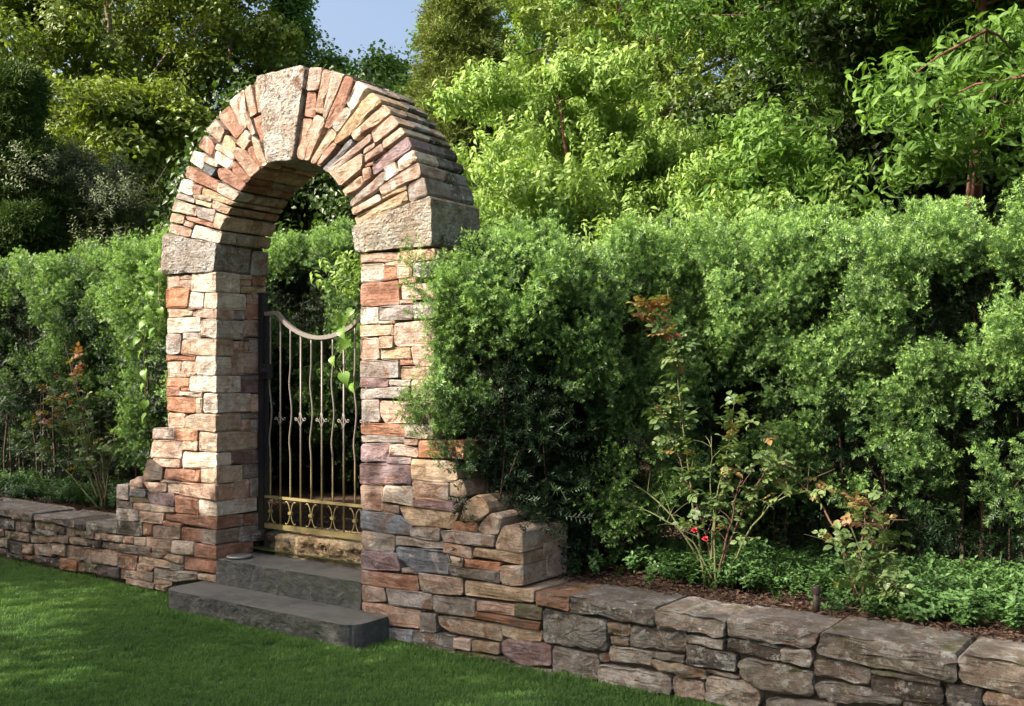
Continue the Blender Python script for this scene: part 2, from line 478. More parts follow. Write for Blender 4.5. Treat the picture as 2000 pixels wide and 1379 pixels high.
# traced plan of the masonry: kind, colour, depth along the reveal (mm), corners x z x z ... (mm) on the front plane
STONES = [
('impost','L',302,[-1303,2681,-684,2556,-718,2360,-1330,2381]),
('ring','P',0,[-1232,2748,-978,2684,-1004,2628,-1230,2678]),
('ring','W',0,[-958,2713,-669,2651,-688,2564,-1002,2626]),
('ring','C',0,[-1216,2825,-1057,2788,-1078,2732,-1216,2753]),
('ring','P',0,[-1069,2758,-954,2723,-970,2690,-1078,2724]),
('ring','R',0,[-1057,2788,-750,2713,-741,2673,-1033,2755]),
('ring','C',0,[-718,2780,-609,2749,-650,2653,-741,2679]),
('ring','C',0,[-1165,2920,-925,2844,-919,2771,-1199,2833]),
('ring','G',0,[-919,2843,-703,2797,-737,2712,-911,2762]),
('ring','C',0,[-750,2875,-568,2810,-590,2756,-760,2815]),
('ring','Y',0,[-954,2908,-764,2861,-775,2819,-950,2868]),
('ring','G',0,[-1134,2955,-954,2913,-954,2871,-1144,2918]),
('ring','C',0,[-964,2944,-760,2885,-760,2863,-954,2912]),
('ring','W',0,[-1073,3052,-964,3014,-970,2925,-1104,2961]),
('ring','R',0,[-954,3007,-856,2978,-880,2925,-970,2949]),
('ring','Y',0,[-856,2971,-531,2852,-544,2814,-866,2917]),
('ring','W',0,[-684,2995,-476,2908,-526,2851,-707,2931]),
('ring','R',0,[-1023,3149,-684,2995,-712,2929,-1057,3069]),
('ring','R',0,[-703,3088,-609,3088,-398,2958,-462,2918,-675,3018]),
('ring','W',0,[-944,3240,-827,3194,-856,3100,-984,3165]),
('ring','C',0,[-837,3199,-680,3127,-693,3096,-852,3161]),
('ring','B',0,[-837,3143,-707,3088,-750,3039,-847,3087]),
('ring','R',0,[-814,3327,-726,3266,-737,3171,-899,3257]),
('ring','P',0,[-703,3269,-502,3158,-520,3127,-726,3233]),
('ring','W',0,[-718,3220,-526,3123,-563,3064,-737,3152]),
('ring','R',0,[-517,3124,-354,3016,-407,2963,-539,3062]),
('ring','C',0,[-693,3407,-609,3352,-656,3263,-794,3343]),
('ring','Y',0,[-609,3322,-495,3235,-526,3167,-656,3251]),
('ring','P',0,[-489,3214,-389,3179,-226,3029,-336,2984,-531,3174]),
('ring','R',0,[-557,3491,-416,3324,-498,3271,-669,3415]),
('ring','C',0,[-416,3307,-339,3243,-407,3181,-498,3247]),
('ring','W',0,[-380,3319,-327,3270,-354,3245,-407,3302]),
('ring','C',0,[-462,3533,-380,3537,-362,3340,-416,3319,-544,3504]),
('ring','P',0,[-375,3454,-283,3282,-318,3269,-368,3341]),
('ring','P',0,[-389,3574,-318,3577,-261,3413,-336,3395]),
('ring','C',0,[-293,3599,-251,3604,-226,3483,-233,3414,-261,3421]),
('ring','R',0,[-318,3386,-230,3400,-195,3234,-230,3216]),
('ring','C',0,[-327,3270,-239,3211,-164,3062,-204,3048,-283,3130]),
('ring','R',0,[-380,3178,-327,3206,-212,3049,-233,3033]),
('ring','P',0,[248,3596,368,3584,328,3471,221,3487]),
('ring','R',0,[216,3481,296,3468,301,3409,288,3302,192,3326]),
('ring','P',0,[360,3571,446,3556,438,3519,360,3317,296,3338]),
('ring','W',0,[449,3544,554,3515,538,3480,399,3278,368,3299,430,3509]),
('ring','R',0,[561,3503,637,3474,599,3361,438,3206,383,3225]),
('ring','P',0,[167,3313,269,3298,192,3051,118,3072]),
('ring','P',0,[304,3320,388,3280,383,3242,256,3071,200,3050,232,3208]),
('ring','C',0,[430,3218,485,3172,477,3140,304,3020,248,3027]),
('ring','W',0,[576,3330,637,3285,500,3172,454,3220]),
('ring','Y',0,[637,3463,770,3387,711,3373,629,3386,607,3414]),
('ring','W',0,[622,3386,716,3370,718,3342,637,3290,581,3342]),
('ring','Y',0,[792,3375,881,3300,614,3143,489,3097,474,3135,689,3304]),
('ring','C',0,[893,3284,964,3229,835,3175,652,3100,622,3147]),
('ring','P',0,[978,3214,1037,3143,835,3059,806,3131]),
('ring','C',0,[1045,3133,1069,3078,900,3018,890,3062]),
('ring','R',0,[477,3119,495,3089,368,2996,323,3012,383,3065]),
('ring','B',0,[614,3121,629,3087,430,2971,376,2980,399,3014]),
('ring','P',0,[792,3128,806,3084,492,2942,430,2933,415,2962]),
('ring','P',0,[733,3040,821,3069,821,3039,726,3009]),
('ring','C',0,[726,3015,726,2924,554,2842,461,2929]),
('ring','P',0,[730,2998,879,3053,896,3008,741,2949]),
('ring','R',0,[755,2945,821,2955,814,2929,745,2919]),
('ring','V',0,[1089,3065,1131,2992,814,2862,803,2927]),
('ring','C',0,[1151,2979,1182,2909,1034,2860,1020,2924]),
('ring','P',0,[721,2914,789,2918,803,2856,733,2818]),
('ring','C',0,[716,2877,730,2817,591,2770,566,2819]),
('ring','G',0,[900,2881,907,2807,637,2698,629,2736]),
('ring','W',0,[907,2896,995,2922,1034,2860,914,2812]),
('ring','P',0,[1198,2898,1219,2814,893,2730,867,2780]),
('ring','Y',0,[1089,2766,1096,2742,900,2708,896,2726]),
('ring','C',0,[871,2743,886,2699,667,2639,644,2686]),
('ring','Y',0,[1096,2739,1103,2666,681,2567,674,2624]),
('ring','G',0,[1225,2806,1265,2700,1117,2662,1099,2765]),
('keystone','L',0,[-261,3661,200,3655,224,3618,102,3052,-157,3061,-233,3566]),
('impost','K',0,[674,2565,1299,2684,1305,2388,681,2393,647,2541]),
('leftpier','W',209,[-973,2373,-706,2362,-706,2219,-989,2237]),
('leftpier','P',0,[-1281,2366,-1144,2364,-1124,2273,-1281,2271]),
('leftpier','P',0,[-1144,2367,-985,2355,-993,2324,-1144,2337]),
('leftpier','P',0,[-1130,2328,-993,2321,-1003,2264,-1124,2273]),
('leftpier','O',0,[-1281,2269,-1003,2259,-1037,2122,-1281,2124]),
('leftpier','W',0,[-997,2232,-852,2227,-860,2124,-1029,2126]),
('leftpier','W',260,[-836,2223,-706,2219,-706,2099,-852,2111]),
('leftpier','C',0,[-1277,2122,-1144,2114,-977,2088,-989,2055,-1267,2055]),
('leftpier','P',0,[-1134,2121,-860,2122,-871,2102,-1134,2106]),
('leftpier','P',152,[-856,2104,-706,2099,-706,2023,-973,2057,-973,2084]),
('leftpier','W',0,[-1277,2048,-885,2048,-885,1943,-1273,1934]),
('leftpier','W',232,[-879,2027,-706,2023,-706,1884,-885,1906]),
('leftpier','G',0,[-1281,1929,-1103,1924,-1113,1784,-1277,1781]),
('leftpier','G',0,[-1097,1943,-891,1937,-895,1885,-1093,1889]),
('leftpier','C',148,[-1093,1884,-706,1884,-706,1759,-1109,1778]),
('leftpier','O',0,[-1281,1774,-934,1766,-944,1733,-1281,1734]),
('leftpier','W',0,[-1281,1726,-1103,1731,-1103,1612,-1277,1609]),
('leftpier','P',0,[-1097,1730,-938,1729,-934,1634,-1103,1609]),
('leftpier','W',128,[-930,1760,-706,1757,-706,1626,-924,1631]),
('leftpier','O',0,[-1281,1604,-1017,1605,-1017,1541,-1281,1538]),
('leftpier','W',213,[-1009,1620,-706,1624,-706,1501,-1009,1512]),
('leftpier','R',0,[-1281,1536,-1130,1537,-1130,1478,-1281,1472]),
('leftpier','O',0,[-1124,1537,-1013,1537,-1003,1512,-1124,1512]),
('leftpier','W',0,[-1124,1508,-860,1507,-866,1468,-1124,1477]),
('leftpier','O',0,[-1277,1469,-938,1464,-944,1356,-1277,1356]),
('leftpier','C',0,[-934,1461,-867,1464,-871,1355,-934,1355]),
('leftpier','W',307,[-856,1495,-706,1496,-706,1353,-866,1358]),
('leftpier','P',0,[-1277,1351,-1073,1350,-1083,1241,-1277,1238]),
('leftpier','C',217,[-1057,1325,-914,1349,-706,1351,-706,1222,-1065,1240]),
('leftpier','G',0,[-1441,1230,-1178,1237,-1185,1150,-1452,1147]),
('leftpier','O',0,[-1178,1233,-910,1240,-914,1153,-1178,1146]),
('leftpier','C',366,[-905,1218,-706,1218,-706,1081,-910,1082]),
('leftpier','P',0,[-1456,1139,-1093,1143,-1103,1017,-1493,1004]),
('leftpier','C',0,[-1087,1144,-914,1150,-920,1077,-1097,1082]),
('leftpier','W',134,[-1091,1067,-712,1076,-712,974,-1102,940]),
('leftpier','P',0,[-1445,1001,-1114,1009,-1114,952,-1336,945]),
('leftpier','D',0,[-1506,995,-1324,956,-1336,846,-1580,829]),
('leftpier','R',0,[-1301,942,-954,939,-959,854,-1324,851]),
('leftpier','O',0,[-952,939,-894,942,-894,858,-952,852]),
('leftpier','C',230,[-887,961,-708,973,-708,853,-887,856]),
('leftpier','P',0,[-1360,848,-1125,845,-1132,831,-1360,828]),
('leftpier','G',0,[-1910,775,-1753,792,-1748,669,-1910,658]),
('leftpier','P',0,[-1748,815,-1629,859,-1580,817,-1580,766,-1748,755]),
('leftpier','P',0,[-1575,818,-1277,828,-1289,760,-1493,749]),
('leftpier','C',0,[-1272,828,-1125,830,-1132,758,-1272,753]),
('leftpier','P',151,[-1118,842,-705,849,-705,732,-1125,752]),
('leftpier','B',0,[-1743,752,-1538,761,-1543,705,-1743,697]),
('leftpier','M',0,[-1743,691,-1518,700,-1481,666,-1743,655]),
('leftpier','V',0,[-1523,744,-1188,755,-1197,654,-1506,664]),
('leftpier','R',0,[-1188,743,-914,734,-905,619,-1188,616]),
('leftpier','W',361,[-910,731,-705,729,-705,625,-905,622]),
('leftpier','D',0,[-1910,654,-1702,653,-1702,601,-1910,596]),
('leftpier','P',0,[-1697,651,-1474,659,-1474,604,-1692,597]),
('leftpier','C',0,[-1464,660,-1188,647,-1188,616,-1464,601]),
('leftpier','G',0,[-1910,593,-1622,598,-1622,515,-1910,506]),
('leftpier','P',0,[-1617,593,-1308,602,-1324,518,-1612,512]),
('leftpier','R',186,[-1301,603,-705,624,-705,529,-1296,549]),
('leftpier','R',0,[-1324,543,-1097,536,-1120,502,-1320,508]),
('leftpier','D',0,[-1915,502,-1587,511,-1580,408,-1915,392]),
('leftpier','O',0,[-1580,507,-1457,507,-1457,419,-1572,411]),
('leftpier','P',0,[-1445,498,-1118,510,-1120,425,-1445,405]),
('leftpier','R',0,[-1109,512,-887,516,-887,425,-1109,422]),
('leftpier','G',195,[-881,516,-705,525,-705,419,-883,422]),
('leftpier','P',0,[-1824,382,-1697,393,-1697,333,-1830,329]),
('leftpier','C',0,[-1692,389,-1543,398,-1543,330,-1687,328]),
('leftpier','P',0,[-1538,404,-1218,412,-1230,332,-1538,323]),
('leftpier','W',0,[-1211,408,-954,418,-959,325,-1218,310]),
('leftpier','R',328,[-948,411,-705,414,-705,318,-954,317]),
('leftpier','G',0,[-2028,312,-1637,327,-1642,258,-2028,260]),
('leftpier','P',0,[-1632,321,-1469,326,-1469,261,-1637,264]),
('leftpier','C',0,[-1464,323,-1230,325,-1277,307,-1469,296]),
('leftpier','P',0,[-1464,292,-1277,304,-1344,265,-1469,261]),
('leftpier','P',0,[-2108,250,-1902,253,-1910,140,-2103,134]),
('leftpier','R',0,[-1892,246,-1637,247,-1662,137,-1897,137]),
('leftpier','C',0,[-1629,258,-1225,242,-1235,195,-1637,190]),
('leftpier','C',0,[-1329,302,-1079,304,-1091,243,-1329,260]),
('leftpier','G',0,[-1230,243,-1079,239,-1091,192,-1235,187]),
('leftpier','R',0,[-1075,305,-710,311,-710,215,-1086,210]),
('leftpier','P',0,[-1652,189,-1420,192,-1498,140,-1659,137]),
('leftpier','P',0,[-1871,135,-1452,144,-1462,67,-1871,49]),
('leftpier','W',0,[-1433,183,-921,204,-927,151,-1183,107,-1440,106]),
('leftpier','C',0,[-921,193,-710,204,-710,152,-914,153]),
('leftpier','C',0,[-1445,100,-1218,106,-1230,70,-1445,54]),
('leftpier','C',0,[-1420,53,-1265,63,-1289,22,-1420,24]),
('leftpier','D',0,[-2176,120,-1876,134,-1876,47,-2176,44]),
('leftpier','P',0,[-1781,62,-1420,60,-1433,22,-1781,25]),
('leftwall','G',0,[-4108,472,-3603,464,-3563,395,-4108,410]),
('leftwall','G',0,[-3596,466,-3126,457,-3157,380,-3563,400]),
('leftwall','G',0,[-3120,447,-2661,448,-2661,397,-3117,400]),
('leftwall','D',0,[-2652,449,-2337,440,-2337,381,-2644,391]),
('leftwall','G',0,[-2332,452,-1915,445,-1915,395,-2332,378]),
('leftwall','D',0,[-3900,379,-3433,374,-3433,289,-3900,287]),
('leftwall','P',0,[-3427,369,-3157,375,-3173,287,-3433,281]),
('leftwall','C',0,[-3142,393,-2814,387,-2823,332,-3148,326]),
('leftwall','D',0,[-2814,381,-2655,385,-2667,320,-2823,317]),
('leftwall','P',0,[-2652,380,-2415,390,-2415,327,-2661,309]),
('leftwall','P',0,[-2410,381,-2225,383,-2225,323,-2410,316]),
('leftwall','P',0,[-2222,376,-1827,385,-1835,332,-2222,315]),
('leftwall','P',0,[-3900,278,-3629,277,-3629,216,-3900,212]),
('leftwall','P',0,[-3623,271,-3229,274,-3229,196,-3623,196]),
('leftwall','P',0,[-3226,274,-2802,288,-2808,238,-3217,197]),
('leftwall','G',0,[-3163,325,-2796,328,-2802,291,-3179,283]),
('leftwall','P',0,[-2799,303,-2603,310,-2609,245,-2799,237]),
('leftwall','C',0,[-2597,310,-2326,319,-2335,256,-2597,246]),
('leftwall','D',0,[-2326,307,-2135,314,-2140,253,-2326,254]),
('leftwall','D',0,[-2132,313,-2033,313,-2033,259,-2132,257]),
('leftwall','C',0,[-3900,205,-3577,200,-3577,115,-3900,121]),
('leftwall','D',0,[-3570,192,-3314,186,-3324,73,-3570,73]),
('leftwall','P',0,[-3308,181,-3148,190,-3157,106,-3308,99]),
('leftwall','P',0,[-3142,194,-2858,221,-2861,112,-3129,101]),
('leftwall','C',0,[-2852,227,-2646,234,-2652,139,-2852,133]),
('leftwall','P',0,[-2644,231,-2410,238,-2415,127,-2644,124]),
('leftwall','P',0,[-2404,238,-2114,247,-2114,128,-2404,120]),
('leftwall','B',0,[-3900,111,-3596,104,-3583,60,-3900,52]),
('leftwall','D',0,[-3577,67,-3311,71,-3311,44,-3577,36]),
('leftwall','R',0,[-3305,88,-3123,97,-3132,59,-3305,50]),
('leftwall','D',0,[-3117,97,-2731,105,-2737,45,-3117,45]),
('leftwall','O',0,[-2725,122,-2472,121,-2480,33,-2731,29]),
('leftwall','M',0,[-2469,112,-2184,121,-2189,47,-2475,34]),
('rightpier','P',0,[707,2379,1040,2365,1036,2319,707,2322]),
('rightpier','Y',0,[1044,2377,1307,2373,1307,2302,1044,2294]),
('rightpier','C',0,[914,2322,1040,2316,1036,2293,914,2297]),
('rightpier','W',0,[712,2318,909,2312,914,2201,712,2202]),
('rightpier','O',0,[915,2294,1019,2291,1019,2211,918,2206]),
('rightpier','C',0,[1022,2290,1137,2288,1137,2216,1022,2210]),
('rightpier','W',0,[1141,2303,1307,2302,1307,2208,1141,2216]),
('rightpier','R',0,[707,2196,1026,2202,1033,2052,707,2055]),
('rightpier','O',0,[1033,2210,1168,2211,1168,2175,1036,2175]),
('rightpier','P',0,[1047,2172,1307,2166,1307,2073,1056,2082]),
('rightpier','P',0,[1038,2079,1144,2077,1144,2051,1038,2054]),
('rightpier','W',0,[707,2047,861,2043,861,1943,710,1940]),
('rightpier','G',0,[866,2048,1144,2048,1141,1959,866,1960]),
('rightpier','W',0,[1146,2056,1307,2054,1307,1961,1148,1961]),
('rightpier','C',0,[864,1956,994,1956,994,1935,864,1937]),
('rightpier','C',0,[707,1933,984,1930,983,1864,707,1865]),
('rightpier','P',0,[989,1936,1245,1950,1307,1948,1307,1800,1019,1795,989,1818]),
('rightpier','C',0,[866,1859,986,1860,983,1793,866,1789]),
('rightpier','P',0,[707,1858,861,1853,868,1719,710,1718]),
('rightpier','Y',0,[871,1784,921,1792,1116,1789,1114,1718,875,1721]),
('rightpier','P',0,[1127,1791,1307,1796,1307,1675,1154,1679]),
('rightpier','G',0,[707,1713,1026,1712,1029,1610,707,1607]),
('rightpier','R',0,[1031,1714,1144,1714,1139,1685,1033,1686]),
('rightpier','C',0,[1054,1674,1307,1672,1307,1602,1044,1599]),
('rightpier','V',0,[707,1603,951,1597,946,1550,707,1546]),
('rightpier','W',0,[953,1594,1126,1594,1119,1556,953,1558]),
('rightpier','C',0,[1130,1596,1307,1599,1307,1473,1123,1474]),
('rightpier','G',0,[707,1537,1096,1553,1114,1532,1061,1485,707,1473]),
('rightpier','C',0,[1075,1496,1118,1515,1118,1472,1065,1469]),
('rightpier','G',0,[707,1467,858,1471,866,1334,710,1327]),
('rightpier','P',0,[864,1464,1307,1470,1307,1337,914,1324,871,1378]),
('rightpier','O',0,[707,1321,1072,1322,1075,1250,707,1255]),
('rightpier','W',0,[1079,1325,1307,1337,1307,1246,1079,1245]),
('rightpier','G',0,[707,1243,754,1252,1073,1245,1069,1212,715,1203]),
('rightpier','P',0,[1075,1233,1187,1237,1184,1201,1077,1203]),
('rightpier','V',0,[706,1191,964,1206,942,1087,706,1080]),
('rightpier','P',0,[951,1193,1022,1204,1184,1184,1186,1128,948,1128]),
('rightpier','O',0,[1189,1231,1535,1242,1531,1136,1191,1129]),
('rightpier','V',0,[934,1120,1133,1123,1132,1090,933,1082]),
('rightpier','V',0,[704,1069,1127,1083,1135,966,934,948,704,944]),
('rightpier','Q',0,[1134,1117,1475,1115,1502,1018,1422,995,1138,995]),
('rightpier','P',0,[704,940,899,943,893,781,707,780]),
('rightpier','W',0,[907,943,1145,956,1152,832,899,846]),
('rightpier','P',0,[1138,993,1423,991,1418,882,1150,879]),
('rightpier','V',0,[1152,877,1523,877,1476,827,1145,830]),
('rightpier','P',0,[890,830,1027,828,1022,776,882,777]),
('rightpier','Q',0,[1031,823,1148,829,1495,824,1442,723,1145,713,1080,748]),
('rightpier','N',0,[707,778,1022,771,1145,716,1120,656,711,661]),
('rightpier','C',0,[1430,1000,1523,1018,1559,931,1522,907,1434,915]),
('rightpier','G',0,[1422,905,1549,906,1543,880,1424,882]),
('rightpier','Q',0,[1512,786,1552,889,1653,941,1736,853,1660,787,1533,780]),
('rightpier','C',0,[1639,733,1664,785,1736,844,1811,826,1784,724,1667,713]),
('rightpier','O',0,[1440,763,1646,782,1632,721,1440,718]),
('rightpier','C',0,[1838,780,1953,757,1953,632,1756,642,1811,761]),
('rightpier','G',0,[1125,702,1359,722,1357,646,1125,650]),
('rightpier','G',0,[1362,702,1454,719,1756,715,1752,647,1381,646]),
('rightpier','G',0,[716,652,999,644,996,541,723,529]),
('rightpier','G',0,[1003,642,1377,642,1384,603,999,585]),
('rightpier','P',0,[1385,638,1583,630,1593,562,1372,579]),
('rightpier','Q',0,[1611,631,1953,632,1953,566,1597,579]),
('rightpier','N',0,[1007,580,1418,589,1422,456,1155,442,1015,516]),
('rightpier','V',0,[716,524,1012,539,1047,435,720,410]),
('rightpier','C',0,[1425,564,1536,559,1529,513,1425,515]),
('rightpier','O',0,[1539,557,1793,562,1790,516,1539,510]),
('rightpier','C',0,[1794,545,1953,565,1953,450,1797,448]),
('rightpier','G',0,[1047,451,1178,454,1178,426,1047,423]),
('rightpier','G',0,[1425,505,1790,513,1793,447,1435,453]),
('rightpier','R',0,[716,404,1178,415,1194,324,716,313]),
('rightpier','P',0,[1186,441,1529,446,1532,346,1214,329]),
('rightpier','P',0,[713,309,903,318,920,231,716,204]),
('rightpier','G',0,[920,314,1295,322,1301,229,948,217]),
('rightpier','Q',0,[1543,434,2026,440,2024,369,1543,349]),
('rightpier','G',0,[1301,320,1621,333,1622,231,1314,219]),
('rightpier','P',0,[1625,327,1898,336,1894,276,1622,269]),
('rightpier','M',0,[1904,352,2086,361,2082,281,1900,277]),
('rightpier','P',0,[716,202,1204,210,1201,106,952,87,720,138]),
('rightpier','O',0,[1622,265,2076,266,2067,225,1622,228]),
('rightpier','G',0,[1206,201,1332,212,1332,102,1209,93]),
('rightpier','C',0,[1337,202,1804,219,1808,120,1440,114,1344,151]),
('rightpier','Q',0,[1807,217,2079,219,2077,164,1911,135,1812,156]),
('rightpier','N',0,[936,74,1148,88,1140,10,939,11]),
('rightpier','G',0,[1151,89,1479,101,1469,12,1143,6]),
('rightpier','P',0,[1464,92,1593,101,1590,31,1464,33]),
('rightpier','Q',0,[1597,95,1793,109,1793,45,1600,35]),
('rightpier','M',0,[1483,21,1864,37,1864,-7,1483,-20]),
('rightpier','V',0,[1804,117,1858,147,2136,154,2143,43,1937,3,1811,53]),
('rightpier','G',0,[1871,8,2143,14,2143,-18,1871,-27]),
('rightpier','G',0,[1140,6,1480,11,1480,-18,1140,-29]),
('rightwall','O',0,[2052,436,2268,435,2263,356,2052,359]),
('rightwall','G',0,[2272,443,2777,442,2766,347,2269,364]),
('rightwall','G',0,[2781,442,3159,433,3149,348,2784,353]),
('rightwall','G',0,[3166,446,3621,438,3570,359,3169,357]),
('rightwall','Z',0,[3627,450,4204,436,4204,311,3599,343]),
('rightwall','Z',0,[4214,446,4802,426,4802,264,4214,323]),
('rightwall','D',0,[2265,361,2356,360,2356,344,2265,345]),
('rightwall','G',0,[2085,349,2481,334,2488,172,2088,160]),
('rightwall','Q',0,[2484,324,2627,336,2620,271,2485,262]),
('rightwall','G',0,[2497,253,2614,264,2613,217,2503,210]),
('rightwall','G',0,[2621,325,2948,339,2940,238,2617,218]),
('rightwall','G',0,[2784,358,2948,355,2948,340,2784,338]),
('rightwall','W',0,[2950,333,3146,338,3142,282,2953,288]),
('rightwall','D',0,[2944,283,3133,277,3212,260,3212,190,2944,177]),
('rightwall','D',0,[3152,342,3259,356,3421,328,3421,268,3155,284]),
('rightwall','B',0,[3257,353,3427,341,3421,326,3263,329]),
('rightwall','W',0,[3426,337,3576,352,3575,267,3427,273]),
('rightwall','G',0,[3579,308,3717,325,3842,310,3836,233,3584,233]),
('rightwall','G',0,[3847,311,4141,310,4136,288,3849,292]),
('rightwall','D',0,[3845,288,4144,288,4145,204,3845,196]),
('rightwall','G',0,[2140,149,2436,147,2433,11,2143,-6]),
('rightwall','G',0,[2434,153,2503,162,2503,119,2436,112]),
('rightwall','W',0,[2503,205,2751,210,2748,138,2505,123]),
('rightwall','G',0,[2753,214,2933,223,2933,181,2756,183]),
('rightwall','Q',0,[2751,179,3049,173,3058,130,2910,110,2751,141]),
('rightwall','W',0,[2433,97,2858,110,2865,13,2430,-26]),
('rightwall','P',0,[2864,111,3032,110,3043,15,2880,1]),
('rightwall','P',0,[3043,176,3224,167,3224,153,3049,159]),
('rightwall','W',0,[3058,144,3259,156,3339,111,3309,24,3049,10]),
('rightwall','G',0,[3219,253,3418,264,3584,250,3591,140,3321,122,3226,173]),
('rightwall','G',0,[3351,90,3689,131,3705,73,3357,22]),
('rightwall','G',0,[3591,205,3705,225,3976,206,3976,174,3661,123,3595,156]),
('rightwall','D',0,[3979,196,4157,206,4157,125,3979,99]),
('rightwall','D',0,[4161,306,4302,308,4302,205,4161,204]),
('rightwall','P',0,[4308,299,4494,302,4494,242,4306,239]),
]
REVEALS = [
('P',[212,2356,323,2363,319,2331,209,2325]),
('R',[326,2363,450,2366,450,2289,326,2283]),
('P',[214,2321,320,2327,314,2282,214,2274]),
('Y',[214,2270,450,2286,450,2231,225,2227]),
('P',[267,2216,450,2228,450,2154,271,2146]),
('G',[156,2090,257,2095,257,2033,159,2031]),
('R',[264,2141,450,2152,450,2042,267,2031]),
('P',[236,2025,450,2037,450,1911,232,1903]),
('P',[151,1868,292,1872,287,1806,153,1806]),
('G',[229,1900,450,1902,450,1895,232,1880]),
('G',[295,1887,450,1895,450,1809,298,1803]),
('P',[133,1796,450,1806,450,1640,131,1626]),
('V',[202,1633,450,1635,450,1589,205,1589]),
('V',[219,1583,450,1585,450,1494,219,1491]),
('P',[312,1486,450,1486,450,1352,312,1353]),
('G',[222,1346,450,1341,450,1304,222,1309]),
('P',[220,1304,307,1302,304,1211,217,1212]),
('G',[311,1302,450,1299,450,1211,309,1213]),
('V',[138,1082,438,1076,438,978,135,987]),
('G',[234,977,438,972,438,874,234,875]),
('P',[157,870,296,868,293,722,155,727]),
('G',[302,870,438,868,438,729,300,733]),
('P',[190,611,243,611,243,529,190,529]),
('P',[248,612,438,604,438,523,248,531]),
('G',[201,522,438,511,438,398,201,412]),
]
# ---------------------------------------------------------------- stonework
MAT['stone'] = stone_material('fieldstone')
MAT['hewn'] = stone_material('hewn_limestone', pits=1.0, bump=1.0)
MAT['wallstone'] = stone_material('weathered_fieldstone', moss=.55, lichen=.9, dark=.72)
MAT['mossy'] = stone_material('mossy_fieldstone', moss=1.3, lichen=.2)
MAT['core'] = plain('joint_shadow_mortar', (.085, .07, .055), .95, 40, .4, bump=.6)

PALETTE = {'C': (.55, .455, .37), 'W': (.59, .55, .50), 'P': (.49, .375, .315), 'R': (.38, .225, .17), 'O': (.45, .25, .165),
           'Y': (.52, .42, .29), 'G': (.35, .325, .31), 'B': (.19, .21, .24), 'D': (.14, .125, .115), 'L': (.52, .49, .45),
           'K': (.55, .505, .42), 'V': (.29, .22, .235), 'M': (.20, .18, .13), 'N': (.23, .26, .31), 'Q': (.42, .34, .25), 'Z': (.34, .32, .29)}

from mathutils import noise
def prism(poly, depth, rng, joint=-.0012, bev=.0035, bulge=.003, lift=.0, rough=1.0, fine=1):
    """vertices of one stone: outline in the face plane, w = distance behind the face"""
    P = [Vector((a, b)) for a, b in poly]
    area = sum(P[i].x * P[(i + 1) % len(P)].y - P[(i + 1) % len(P)].x * P[i].y for i in range(len(P)))
    if area < 0: P.reverse()
    c = sum(P, Vector((0, 0))) / len(P)
    w = max(p.x for p in P) - min(p.x for p in P); h = max(p.y for p in P) - min(p.y for p in P)
    fx = max(.6, 1 - 2 * joint / max(w, .01)); fy = max(.6, 1 - 2 * joint / max(h, .01))
    P = [Vector((c.x + (p.x - c.x) * fx, c.y + (p.y - c.y) * fy)) for p in P]
    out = []
    n = len(P)
    small = min(w, h)
    for i in range(n):
        a, b = P[i], P[(i + 1) % n]
        e = b - a; L = e.length
        if L < 1e-5: continue
        cut = min(.18 * L, rng.uniform(.04, .17) * small, .018)
        k = 1 if L < .12 else (2 if L < .3 else 3)
        k *= fine
        s, t = a + e * (cut / L), b - e * (cut / L)
        nrm = Vector((e.y, -e.x)) / L
        for j in range(k + 1):
            p = s.lerp(t, j / k)
            am = 0 if j in (0, k) else 1
            out.append(p + nrm * rng.uniform(-.0035, .0045) * am * rough)
    m = len(out)
    bev = min(bev, .16 * small)
    def ring(scale_in, wd, jit=0.0):
        r = []
        for p in out:
            q = Vector((c.x + (p.x - c.x) * max(.3, 1 - 2 * scale_in / max(w, .01)), c.y + (p.y - c.y) * max(.3, 1 - 2 * scale_in / max(h, .01))))
            r.append((q.x + rng.uniform(-jit, jit), q.y + rng.uniform(-jit, jit), wd + rng.uniform(-jit, jit)))
        return r
    sd = rng.random() * 90; slx, slz = rng.uniform(-.05, .05), rng.uniform(-.06, .06)
    def relief(X, Z):
        return noise.noise(Vector((X * 9, Z * 13, sd))) * .011 + noise.noise(Vector((X * 26, Z * 30, sd + 7))) * .006 + (X - c.x) * slx + (Z - c.y) * slz
    vs = ring(.002, depth) + ring(-.0, depth * .55, .0025) + ring(0, bev - lift, .0015) + ring(bev * .9, -lift, .002)
    nr = 4
    for q in ([.84, .45] if fine == 1 else [.86, .68, .48, .25]):
        tot = []
        for a, b, _ in ring(bev, 0):
            qq = q + rng.uniform(-.05, .05)
            X, Z = c.x + (a - c.x) * qq, c.y + (b - c.y) * qq
            tot.append((X, Z, -lift - bulge * (1 - q * q) - relief(X, Z) * rough))
        vs += tot; nr += 1
    vs.append((c.x, c.y, -lift - bulge - relief(c.x, c.y) * rough))
    fs = [tuple(range(m))]
    for k in range(nr - 1):
        for i in range(m):
            j = (i + 1) % m
            fs.append((k * m + i, k * m + j, (k + 1) * m + j, (k + 1) * m + i)[::-1])
    T = len(vs) - 1
    for i in range(m):
        fs.append(((nr - 1) * m + (i + 1) % m, (nr - 1) * m + i, T))
    return vs, fs

